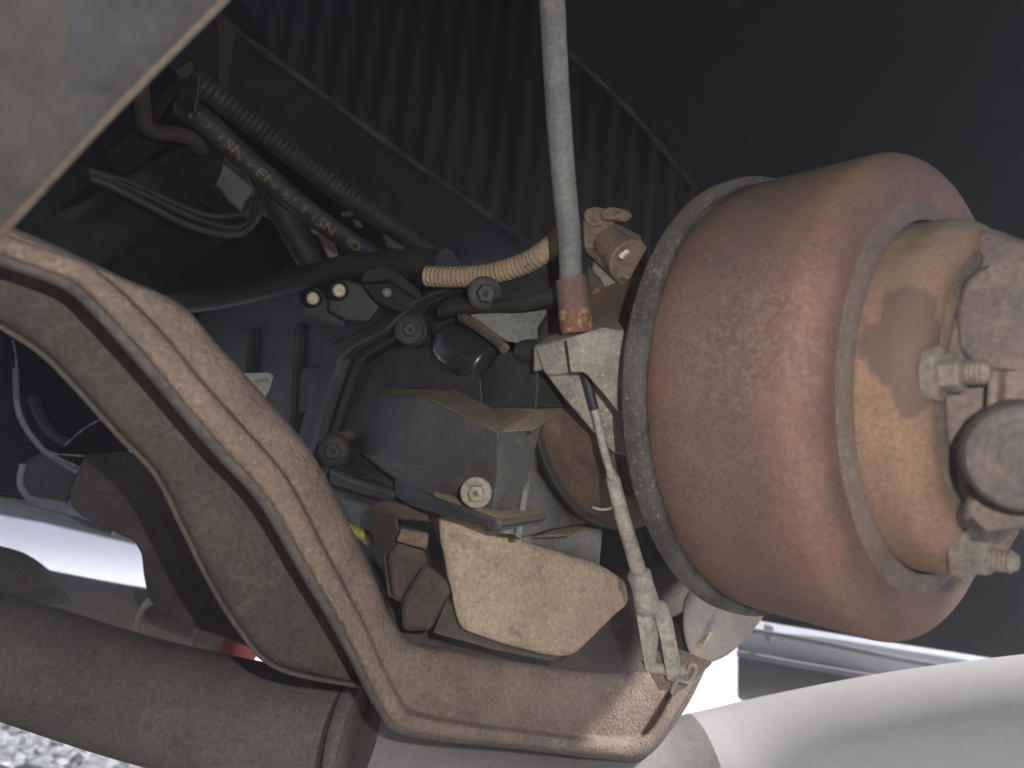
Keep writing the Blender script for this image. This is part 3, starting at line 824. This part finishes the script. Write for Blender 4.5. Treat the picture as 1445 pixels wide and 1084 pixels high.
# ------------------------------------------------------------------ propeller shaft joint at the right edge
yk = thing('propshaft_yoke', 'oily flange yoke and universal joint bolted to the drum hub', 'yoke', P(1440, 740, .24))
link('flange', lathe([(.094, .03), (.094, .0505), (.098, .051), (.102, .049), (.105, .044), (.107, .03)], A0, AX, 96), 'yoke', yk, smooth=50)
def onax(s, r, an):
    """point beside the drive line: an measured from straight up, positive to the camera's side"""
    return A0 + AX * s + (UPV * math.cos(an) - LAT * math.sin(an)) * r
link('yoke_ear', prism(pix([(1345, 432, .262), (1358, 392, .262), (1385, 374, .258), (1420, 368, .25), (1500, 366, .24), (1520, 524, .23), (1430, 522, .238), (1368, 520, .25), (1346, 492, .258)]), LAT * .04), 'yoke', yk, bevel=.004, seg=4)
link('yoke_shoulder', prism(pix([(1372, 330, .285), (1395, 318, .28), (1425, 336, .275), (1500, 340, .27), (1500, 420, .262), (1372, 420, .278)]), LAT * .03), 'yoke', yk, bevel=.004, seg=3)
link('yoke_ear', prism(pix([(1360, 690, .245), (1420, 700, .232), (1520, 705, .225), (1540, 755, .225), (1400, 748, .236), (1345, 742, .247)]), LAT * .03), 'yoke', yk, bevel=.005, seg=3)
link('yoke_web', prism(pix([(1345, 520, .258), (1450, 520, .24), (1540, 520, .235), (1540, 710, .235), (1400, 710, .245), (1345, 700, .256)]), LAT * .03), 'yoke', yk, bevel=.004)
link('bearing_strap', prism(pix([(1393, 524, .239), (1408, 520, .237), (1406, 560, .237), (1398, 640, .238), (1386, 640, .24)]), LAT * .012), 'yoke', yk, bevel=.002)
cc_ = P(1448, 645, .222)
link('bearing_cap', lathe([(-.0035, .0002), (-.0035, .0105), (-.0042, .0115), (-.0042, .0128), (-.0025, .0155), (.001, .0168), (.006, .0172), (.02, .0172)], cc_, (LAT * .93 - AX * .36), 48), 'yokegrey', yk, smooth=35)
link('grease_cap', lathe([(-.0045, .0002), (-.0044, .004), (-.004, .0072), (-.003, .0076)], cc_, (LAT * .93 - AX * .36), 32), 'yokegrey', yk, smooth=35)
# flange nuts on the hub face
for (px, py, dd) in ((1322, 527, .2525), (1362, 783, .2705)):
    hexbolt(yk, P(px, py, dd), AX, .0068, 'nut', True, .0085, shank=.0065, rot=.2 if py < 600 else .5, washer=1.45, name='flange_nut')
# ------------------------------------------------------------------ cable bracket
br = thing('cable_bracket', 'grey cast cable bracket with sloping web at the brake backing plate', 'bracket', P(830, 610, .34))
link('left_cheek', prism(pix([(751, 488, .338), (797, 476, .334), (806, 526, .333), (768, 531, .337), (760, 512, .338)]), LAT * .02), 'cast', br, bevel=.0018)
link('right_cheek', prism(pix([(799, 478, .322), (850, 462, .319), (884, 468, .317), (893, 478, .317), (886, 602, .316), (884, 598, .316), (852, 556, .318), (828, 529, .319), (822, 525, .319), (805, 525, .322)]), LAT * .013), 'cast', br, bevel=.0018)
link('web', prism(pix([(762, 520, .343), (806, 515, .339), (830, 515, .338), (890, 580, .335), (890, 648, .337), (862, 640, .339), (836, 612, .341), (790, 558, .343)]), LAT * .008), 'cast', br, bevel=.0018)
link('top_face', prism(pix([(752, 489, .339), (772, 474, .350), (805, 462, .353), (868, 446, .350), (884, 466, .319), (850, 462, .320), (798, 477, .334)]), RC @ Vector((0, .004, -.012))), 'cast', br, bevel=.0012)
link('stay', prism(pix([(856, 632, .345), (890, 642, .342), (905, 720, .345), (880, 700, .348), (866, 690, .35)]), LAT * .006), 'disc', br, bevel=.002)

cb = thing('brake_cable', 'thick grey brake cable dropping from above into a rusty ferrule', 'cable', P(812, 468, .333))
cp = spline(pix([(775, -60, .325), (779, 0, .326), (786, 130, .328), (796, 260, .330), (803, 330, .331), (806, 400, .332)]), 40)
link('sheath', tube(cp, lambda u: .00585 - .0008 * u + .00006 * math.sin(u * 60), 28), 'sheath', cb)
link('ferrule', tube(pix([(805, 392, .332), (806, 396, .332), (811, 436, .332), (811.5, 440, .332)]), [.0066, .0070, .0071, .0068], 28), 'ferrule', cb)
link('ferrule_collar', tube(pix([(811, 436, .332), (811.5, 440, .332), (814, 463, .332), (814.5, 470, .332)]), [.0072, .0076, .0073, .0069], 28), 'flake', cb, label='orange flaking rust collar')

rd = thing('brake_rod', 'thin adjuster rod hanging from the cable bracket to a clevis fork', 'rod', P(935, 965, .39))
link('sleeve', tube(pix([(822, 515, .334), (829, 540, .334), (839, 578, .335)]), .0021, 16), 'bluesleeve', rd)
link('rod', tube(spline(pix([(839, 576, .335), (850, 625, .337), (858, 655, .339), (865, 676, .340)]), 14), [.0019] * 9 + [.0017, .0018, .0022, .0026, .0024], 16), 'rod', rd)
link('adjuster_tube', tube(spline(pix([(864, 674, .340), (866, 680, .3405), (880, 735, .345), (895, 785, .351), (903, 815, .355)]), 20), lambda u: .0031 + .0007 * u, 20), 'rod', rd)
link('clevis_body', tube(spline(pix([(900, 806, .354), (904, 818, .355), (909, 835, .358), (914, 858, .361)]), 12), [.0045, .0056, .0059, .0058, .0056, .0055, .0055, .0056, .0058, .006, .0062, .006], 24), 'rod', rd)
for pts in ([(894, 850, .361), (914, 845, .359), (918, 870, .361), (921, 905, .366), (916, 948, .370), (910, 946, .370), (903, 905, .366)],
            [(912, 845, .357), (932, 850, .357), (942, 878, .360), (952, 930, .366), (956, 965, .369), (940, 962, .369), (930, 905, .364), (922, 872, .360)]):
    link('clevis_fork', prism(pix(pts), LAT * .005), 'rod', rd, bevel=.0016, seg=3)
link('clevis_pin', tube(pix([(902, 940, .378), (968, 948, .372)]), .0028, 16), 'rod', rd)
link('split_pin', tube(spline(pix([(948, 978, .369), (956, 960, .367), (972, 962, .368), (982, 945, .37), (975, 938, .371), (968, 952, .370)]), 30), .0011, 8), 'rod', rd)
lv = top(link('brake_lever', prism(pix([(905, 925, .378), (940, 915, .378), (975, 930, .38), (1000, 938, .385), (985, 950, .38), (955, 978, .377), (930, 975, .376), (918, 955, .377)]), LAT * .006), 'cross', bevel=.002), 'dusty brake lever tip gripped by the clevis fork', 'lever')
top(link('cable_spring', tube(spline(pix([(836, 716, .352), (848, 719, .35), (862, 717, .348), (868, 708, .347), (864, 702, .347)]), 20), .0006, 6), 'rod'), 'thin bent wire poking out behind the adjuster rod', 'wire')

# ------------------------------------------------------------------ speed sensor beside the drum
sn = thing('speed_sensor', 'dust coated sensor plug with a small clear lens behind the cable', 'sensor', P(860, 380, .40))
sa = (P(900, 376, .372) - P(852, 338, .40)).normalized()
link('block', prism(pix([(818, 304, .402), (846, 312, .398), (872, 326, .394), (880, 345, .390), (866, 378, .386), (846, 372, .388), (820, 350, .394)]), LAT * .02), 'sensor', sn, bevel=.003, seg=3)
link('barrel', lathe([(-.012, .006), (-.012, .0098), (.004, .0102), (.005, .0112), (.010, .0112), (.0105, .0100), (.010, .0082)], P(874, 357, .388), sa, 40), 'sensor', sn, smooth=35)
link('seal', lathe([(.004, .0080), (.009, .0084), (.0098, .0078), (.0080, .006), (.0078, .002)], P(874, 357, .388), sa, 32), 'gloss', sn, smooth=35)
link('clip', prism(pix([(820, 303, .398), (826, 292, .398), (842, 290, .397), (848, 300, .396), (846, 318, .394), (826, 320, .396)]), LAT * .012), 'sensor', sn, bevel=.0025, seg=3)
link('clip', prism(pix([(846, 300, .395), (858, 291, .394), (870, 293, .393), (876, 302, .392), (866, 310, .391), (850, 310, .393)]), LAT * .01), 'sensor', sn, bevel=.001)
link('base_strip', prism(pix([(822, 352, .392), (832, 349, .391), (880, 394, .383), (902, 416, .379), (896, 424, .38), (866, 396, .385)]), LAT * .006), 'disc', sn, bevel=.001)
link('lens', prism(pix([(872, 360, .371), (884, 351, .371), (887, 355, .371), (875, 366, .371)]), LAT * .002), 'whitebit', sn, bevel=.0004)
link('socket', prism(pix([(893, 395, .382), (914, 376, .382), (916, 420, .382), (904, 414, .382)]), LAT * .012), 'gloss', sn, bevel=.002)

# ------------------------------------------------------------------ conduits, hoses, wires
top(link('dusty_conduit', corr(pix([(603, 390, .415), (640, 391, .408), (690, 387, .40), (740, 372, .39), (775, 350, .383), (800, 325, .40)]), .0054, .0058, .0026), 'conduit', smooth=180), 'tan dust coated corrugated conduit ending behind the brake cable', 'conduit')
top(link('black_hose', tube(spline(pix([(630, 372, .44), (560, 372, .47), (480, 380, .50), (400, 400, .54), (320, 418, .58), (240, 430, .62)]), 40), .0088, 18), 'hose'), 'thick black hose lying along the top of the gearbox', 'hose')
def ribs(path, r, n=16): return corr(path, r * .9, r, .0042, n)
hp = spline(pix([(255, 150, .50), (290, 172, .50), (340, 218, .515), (400, 270, .53), (470, 325, .56), (560, 380, .60), (640, 410, .63)]), 60)
HR = .0078
hz_ = thing('hydraulic_hose', 'black hydraulic hose with yellowish printed lettering along it', 'hose', hp[10])
link('hose_body', tube(hp, HR, 22), 'hose', hz_)
tv, tf = text_mesh('ID 1SN - EN 853 1SN   ID 1SN')
Fr = frames(hp)
Ls = [0]
for a, b in zip(hp, hp[1:]): Ls.append(Ls[-1] + (b - a).length)
def on_hose(u, v):
    u = max(0, min(u, Ls[-1] - 1e-5))
    i = max(k for k in range(len(Ls) - 1) if Ls[k] <= u)
    t_ = (u - Ls[i]) / (Ls[i + 1] - Ls[i])
    p = hp[i].lerp(hp[i + 1], t_)
    tg = Fr[i][0]
    tocam = (ORG - p); tocam = (tocam - tg * tocam.dot(tg)).normalized()
    up = tocam.cross(tg).normalized()
    if up.dot(RC @ Vector((.5, 0, 1))) < 0: up = -up
    an = v / HR - .05
    return p + (tocam * math.cos(an) + up * math.sin(an)) * (HR + .0003)
SZ = .0098
link('hose_print', ([on_hose(.012 + v.x * SZ * 1.35, (v.y - .36) * SZ) for v in tv], tf), 'ink', hz_)
top(link('corrugated_hose', ribs(pix([(262, 108, .53), (300, 132, .53), (370, 186, .545), (440, 240, .56), (520, 298, .58), (600, 350, .61), (660, 385, .64)]), .0088), 'hose', smooth=180), 'brown black corrugated loom running beside the lettered hose', 'hose')
cl = thing('hose_clamp', 'bent dusty metal clip holding the hoses at their upper end', 'clamp', P(265, 130, .48))
link('strap', prism(pix([(252, 108, .49), (262, 98, .488), (284, 108, .485), (280, 160, .48), (262, 158, .482), (250, 148, .487)]), back(265, 130, .012)), 'rail', cl, bevel=.003, seg=3)
link('tongue', prism(pix([(248, 100, .485), (262, 90, .485), (272, 86, .485), (268, 106, .483), (255, 112, .483)]), back(260, 100, .004)), 'edge', cl, bevel=.001)
link('strap_edge', tube(spline(pix([(281, 104, .483), (279, 130, .479), (275, 155, .478), (279, 163, .478)]), 14), .0007, 6), 'edge', cl)

# pale plate with loops of wire
pp = thing('pale_plate', 'pale grey sheet plate behind looped wires', 'plate', P(320, 280, .6))
link('sheet', prism(pix([(290, 205, .585), (300, 208, .585), (330, 232, .585), (352, 250, .585), (362, 275, .585), (368, 300, .585), (356, 318, .585), (340, 300, .585), (322, 285, .585), (305, 262, .585), (284, 262, .585), (276, 240, .585)]), back(320, 260, .01)), 'paleplate', pp, bevel=.003)
link('lower_sheet', prism(pix([(368, 255, .6), (382, 285, .6), (398, 318, .6), (384, 312, .6), (366, 302, .6)]), back(380, 290, .004)), 'paleplate', pp, bevel=.001)
link('ring', lathe([(-.004, .005), (-.004, .0085), (.0, .009), (.006, .009), (.006, .005)], P(297, 277, .57), back(297, 277, 1), 28, True), 'black', pp)
for k, pts in enumerate(([(60, 236, .46), (130, 243, .48), (200, 272, .5), (270, 305, .52), (330, 322, .53), (357, 305, .535), (364, 270, .54), (368, 235, .55)],
                         [(60, 246, .455), (130, 252, .475), (195, 282, .49), (262, 316, .51), (325, 332, .52), (356, 318, .53), (368, 290, .535), (366, 240, .545)],
                         [(120, 240, .48), (180, 256, .49), (250, 288, .5), (300, 305, .51), (345, 300, .52), (355, 278, .53)])):
    top(link('looped_wire', tube(spline(pix(pts), 50), .0026 if k < 2 else .0018, 10), 'hose'),
        ('upper strand of the wires looping below the pale plate', 'lowest strand of the wires looping below the pale plate', 'thin inner strand of the wires looping below the pale plate')[k], 'wire', 'wires looping below the pale plate')
# dark pipes and brackets crossing in the gloom, left
dp = (([(60, 360, .50), (150, 320, .53), (230, 270, .57), (300, 232, .6)], .021, 'dark pipe running up behind the looped wires', 'rail'),
      ([(120, 420, .56), (210, 350, .58), (290, 300, .62), (330, 280, .64)], .028, 'broad dark pipe lowest behind the looped wires', 'black'),
      ([(20, 340, .42), (70, 280, .44), (110, 245, .47)], .008, 'short dark hose at the edge of the near frame rail', 'black'))
for pts, r, lab, m_ in dp:
    top(link('dark_pipe', tube(spline(pix(pts), 24), r, 20), m_), lab, 'pipe')
vb = thing('vent_pipe', 'brown bent pipe dropping behind the near frame rail then turning right', 'pipe', P(205, 180, .5))
link('pipe', tube(spline(pix([(196, 100, .5), (202, 150, .5), (207, 176, .5), (222, 186, .51), (252, 190, .52), (272, 196, .53), (285, 212, .54)]), 36), .0052, 14), 'brownrail', vb)
top(link('dark_bracket', prism(pix([(150, 215, .56), (200, 178, .55), (232, 190, .55), (236, 205, .555), (190, 238, .565), (165, 245, .57)]), back(190, 210, .02)), 'rail', bevel=.003), 'dark sheet bracket between the bent pipe and the wires', 'bracket')
top(link('slanted_stay', prism(pix([(240, 120, .57), (252, 124, .57), (222, 172, .56), (208, 168, .56)]), back(230, 150, .008)), 'rail', bevel=.002), 'slanted dark stay beside the bent pipe', 'stay')
# bits lit in the gap below the hoses; pale colours carry that light
sb = thing('bright_bracket', 'small tan bracket catching light below the lettered hose', 'bracket', P(465, 345, .7))
link('plate', prism(pix([(446, 328, .68), (462, 322, .68), (478, 362, .68), (466, 368, .68)]), back(460, 345, .01)), 'tanbit', sb, bevel=.001)
link('lip', prism(pix([(436, 324, .675), (458, 319, .675), (461, 326, .675), (444, 332, .675)]), back(450, 325, .006)), 'whitebit', sb, bevel=.001)
wc = thing('white_clip', 'little bent white clip below the lettered hose', 'clip', P(482, 340, .66))
link('clip_wire', tube(spline(pix([(468, 336, .66), (474, 333, .66), (482, 340, .66), (488, 346, .66), (486, 352, .66)]), 16), .0016, 8), 'whitebit', wc)
for (pts, d, lab) in (([(418, 290), (436, 306), (433, 314), (428, 308)], .7, 'pale sliver of bracket left of the bright tan bracket'), ([(540, 328), (581, 356), (546, 348)], .72, 'pale pink triangle of bracket under the corrugated loom'),
                      ([(480, 300), (500, 297), (498, 304), (484, 306)], .7, 'upper small pale fitting between the two hoses'), ([(497, 308), (508, 312), (512, 322), (502, 320)], .7, 'lower small pale fitting between the two hoses')):
    top(link('pale_bracket', prism(pix(pts, d), back(pts[0][0], pts[0][1], .008)), 'tanbit', bevel=.001), lab, 'bracket')
top(link('cable_tie', prism(pix([(536, 276, .62), (548, 272, .62), (545, 296, .62), (536, 297, .62)]), back(540, 285, .004)), 'brownrail', bevel=.001), 'dull tag end sticking up from the corrugated loom', 'tie')
top(link('diagonal_hose', tube(spline(pix([(385, 268, .56), (410, 318, .57), (440, 372, .58), (452, 395, .59)]), 20), .0105, 16), 'hose'), 'short black hose slanting down under the lettered hose', 'hose')
top(link('yellow_wire', tube(spline(pix([(485, 742, .47), (500, 750, .47), (516, 756, .47), (520, 762, .475)]), 14), .0036, 10), 'yellow'), 'yellow sleeve peeping out beside the crossmember', 'wire')
# ------------------------------------------------------------------ exhaust
ex_ = thing('exhaust_pipe', 'dull brown exhaust pipe crossing low behind the crossmember', 'exhaust pipe', P(300, 1060, .47))
pth = spline(pix([(-120, 885, .47), (40, 935, .465), (200, 985, .455), (350, 1020, .445), (480, 1045, .435)]), 50)
link('pipe', tube(pth, .0345, 48), 'pipe', ex_, smooth=60)
link('seam', tube(spline(pix([(462, 1040, .4362), (466, 1041, .436)]), 4), .0351, 48), 'pipe', ex_)
link('collar', tube(spline(pix([(484, 1046, .4345), (490, 1047, .4342), (503, 1050, .4335), (509, 1051, .433)]), 5), [.035, .037, .0374, .0374, .036], 48), 'pipe', ex_)
tp = spline(pix([(500, 1050, .434), (600, 1080, .45), (760, 1115, .48), (900, 1122, .5), (1000, 1108, .51), (1100, 1084, .515), (1250, 1055, .51), (1400, 1035, .50), (1650, 1010, .48)]), 60)
tr = [.0335 + .0125 * min(1, max(0, (i / 59 - .08) * 2.4)) for i in range(60)]
M['pipemid'] = mat('exhaust_grey', (.235, .22, .215), (.2, .188, .185), (.19, .165, .155), rough=.7, scale=16, fine=300, bump=.2, fvar=.15)  # lighter grey leads from the dull pipe into the painted glare
link('middle_section', tube(tp[:30], tr[:30], 56), 'pipemid', ex_, smooth=60)
link('tail_section', tube(tp[29:], tr[29:], 56), 'pipeglare', ex_, smooth=60, label='smooth tail section of the exhaust pipe, pale with painted glare')

# ------------------------------------------------------------------ things beyond the exhaust, lower left
ft = thing('rusty_cylinder', 'rust streaked cylinder with ring clamp and red cap beyond the exhaust', 'cylinder', P(200, 890, .75))
fp = pix([(25, 838, .8), (120, 858, .78), (218, 876, .76)])
link('sleeve', tube(spline(fp, 12), .030, 28), 'tansleeve', ft)
link('barrel', tube(spline(pix([(218, 884, .76), (290, 902, .745), (325, 912, .74)]), 10), .024, 28), 'rusttube', ft)
link('ring', tube(spline(pix([(284, 901, .746), (292, 903, .7445)]), 4), .0268, 28), 'panel', ft)
link('red_cap', tube(spline(pix([(325, 912, .74), (345, 917, .735), (352, 919, .733)]), 6), [.021, .021, .021, .020, .018, .012], 24), 'red', ft)
ng = thing('elbow_pipe', 'grey rounded pipe end above the exhaust at the left edge', 'pipe', P(20, 830, .6))
link('elbow', tube(spline(pix([(-80, 800, .62), (-20, 802, .61), (20, 815, .6), (50, 845, .59), (60, 890, .58)]), 24), .019, 24), 'pipe', ng)
link('cuff', tube(spline(pix([(30, 835, .6), (55, 858, .588), (66, 880, .58)]), 10), .0215, 24), 'pipe', ng)
# hanging flap
fv = [(120, 640), (175, 636), (200, 640), (240, 650), (330, 780), (400, 900), (400, 935), (330, 905), (262, 882), (228, 868), (210, 845), (203, 812), (200, 782), (190, 764), (150, 745), (115, 728), (98, 712), (100, 690)]
top(link('hanging_flap', prism(pix(fv, .52), back(200, 750, .006)), 'flap', bevel=.002), 'dusty dark rubber flap hanging behind the crossmember', 'flap')
# dark undertray with folds left of the flap
ut = thing('black_undertray', 'black folded undertray left of the hanging flap', 'undertray', P(60, 700, .62))
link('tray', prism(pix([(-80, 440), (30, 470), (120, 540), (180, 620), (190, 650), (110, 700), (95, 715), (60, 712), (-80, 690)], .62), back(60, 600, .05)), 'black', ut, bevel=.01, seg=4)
link('tray_lip', tube(spline(pix([(22, 520, .6), (24, 570, .595), (34, 600, .59), (52, 625, .585), (68, 640, .58), (108, 665, .575)]), 30), .0022, 8), 'panel', ut)
link('tray_fold', tube(spline(pix([(46, 560, .605), (60, 595, .6), (78, 615, .6), (95, 625, .6)]), 20), .004, 8), 'tank', ut)
link('tray_pocket', prism(pix([(30, 655, .585), (68, 632, .585), (112, 662, .58), (98, 712, .58), (40, 700, .585), (28, 690, .585)]), back(60, 680, .03)), 'tank', ut, bevel=.004)
link('pocket_rim', tube(spline(pix([(32, 655, .58), (28, 680, .58), (40, 702, .578), (70, 708, .576), (98, 714, .574)]), 24), .0024, 8), 'panel', ut)
for k, (pts, lab) in enumerate((([(68, 640, .565), (110, 643, .55), (150, 645, .535), (176, 648, .52)], 'dusty cobweb strand strung across to the flap'), ([(18, 480, .6), (22, 500, .6), (24, 530, .6)], 'fine cobweb thread below the crossmember end'),
                                ([(92, 628, .57), (112, 610, .56), (130, 598, .55), (145, 590, .545)], 'cobweb thread rising towards the crossmember'), ([(70, 642, .565), (95, 652, .555), (112, 660, .545)], 'short cobweb thread below the long strand'))):
    top(link('cobweb', tube(spline(pix(pts), 24), lambda u: .0006 + .0004 * math.sin(u * 31) * math.sin(u * 13), 6), 'web'), lab, 'cobweb')
# far side panel in daylight, rails
fpn = thing('far_skirt', 'pale side panel of the truck seen far beyond the undertray', 'panel', P(100, 760, 1.3))
link('panel', prism(pix([(-200, 690, 1.3), (60, 738, 1.3), (205, 772, 1.3), (260, 790, 1.3), (260, 740, 1.3), (60, 680, 1.3), (-200, 630, 1.3)]), back(60, 720, .02)), 'panel', fpn)
link('panel_trim', tube(pix([(-200, 670, .63), (0, 705, .63), (110, 735, .63), (160, 752, .63)]), .0028, 8), 'panel', fpn)

# ------------------------------------------------------------------ lower right: rail below the drum, far tank
top(link('lower_rail', prism(pix([(1050, 780, .8), (1240, 720, .78), (1500, 660, .76), (1500, 944, .76), (1445, 936, .76), (1330, 918, .77), (1200, 898, .785), (1070, 876, .80)]), back(1300, 900, .05)), 'rail', bevel=.004), 'dark rail just under the drum above the bright slit', 'rail')
tk = thing('side_tank', 'grey rounded side tank with curved ridges below the bright slit', 'tank', P(1200, 980, .95))
def tkr(ys, d): return spline([P(1040, ys[0], d), P(1150, ys[1], d - .03), P(1300, ys[2], d - .06), P(1600, ys[3], d - .09)], 30)
link('shell', grid([tkr((884, 893, 916, 965), 1.0), tkr((905, 915, 940, 990), .93), tkr((950, 950, 975, 1020), .9), tkr((985, 992, 1010, 1050), .93), tkr((990, 1010, 1040, 1090), 1.05)]), 'tank', tk, smooth=180, sub=2, solid=.01)
for ys, r_ in (((886, 905, 935, 985), .0030), ((922, 942, 966, 1010), .0036)):
    link('ridge', tube(tkr(ys, .908), r_, 8), 'panel', tk)  # pale colour paints highlight lines along the ridges
link('filler_bracket', prism(pix([(1078, 880, .9), (1092, 884, .9), (1090, 905, .9), (1080, 908, .9)]), back(1085, 890, .01)), 'panel', tk, bevel=.002)

# ------------------------------------------------------------------ thin haze added to lift the blacks like lens veil
hm = bpy.data.materials.new('veil_haze')
hm.use_nodes = True
hn_ = hm.node_tree.nodes
hn_.remove(hn_['Principled BSDF'])
pv = hn_.new('ShaderNodeVolumePrincipled')
pv.inputs['Color'].default_value = (.94, .93, 1, 1)
pv.inputs['Density'].default_value = 0.14
pv.inputs['Anisotropy'].default_value = 0.9
hm.node_tree.links.new(pv.outputs[0], hn_['Material Output'].inputs['Volume'])
q = [Vector((x, y, -1.0)) for x, y in ((-410, -410), (410, -410), (410, 410), (-410, 410))]
M['air'] = hm
hz = link('haze', prism(q, Vector((0, 0, 2.45))), 'air')
hz['kind'] = 'stuff'
hz['label'] = 'thin added haze that lifts the blacks like a lens veil'
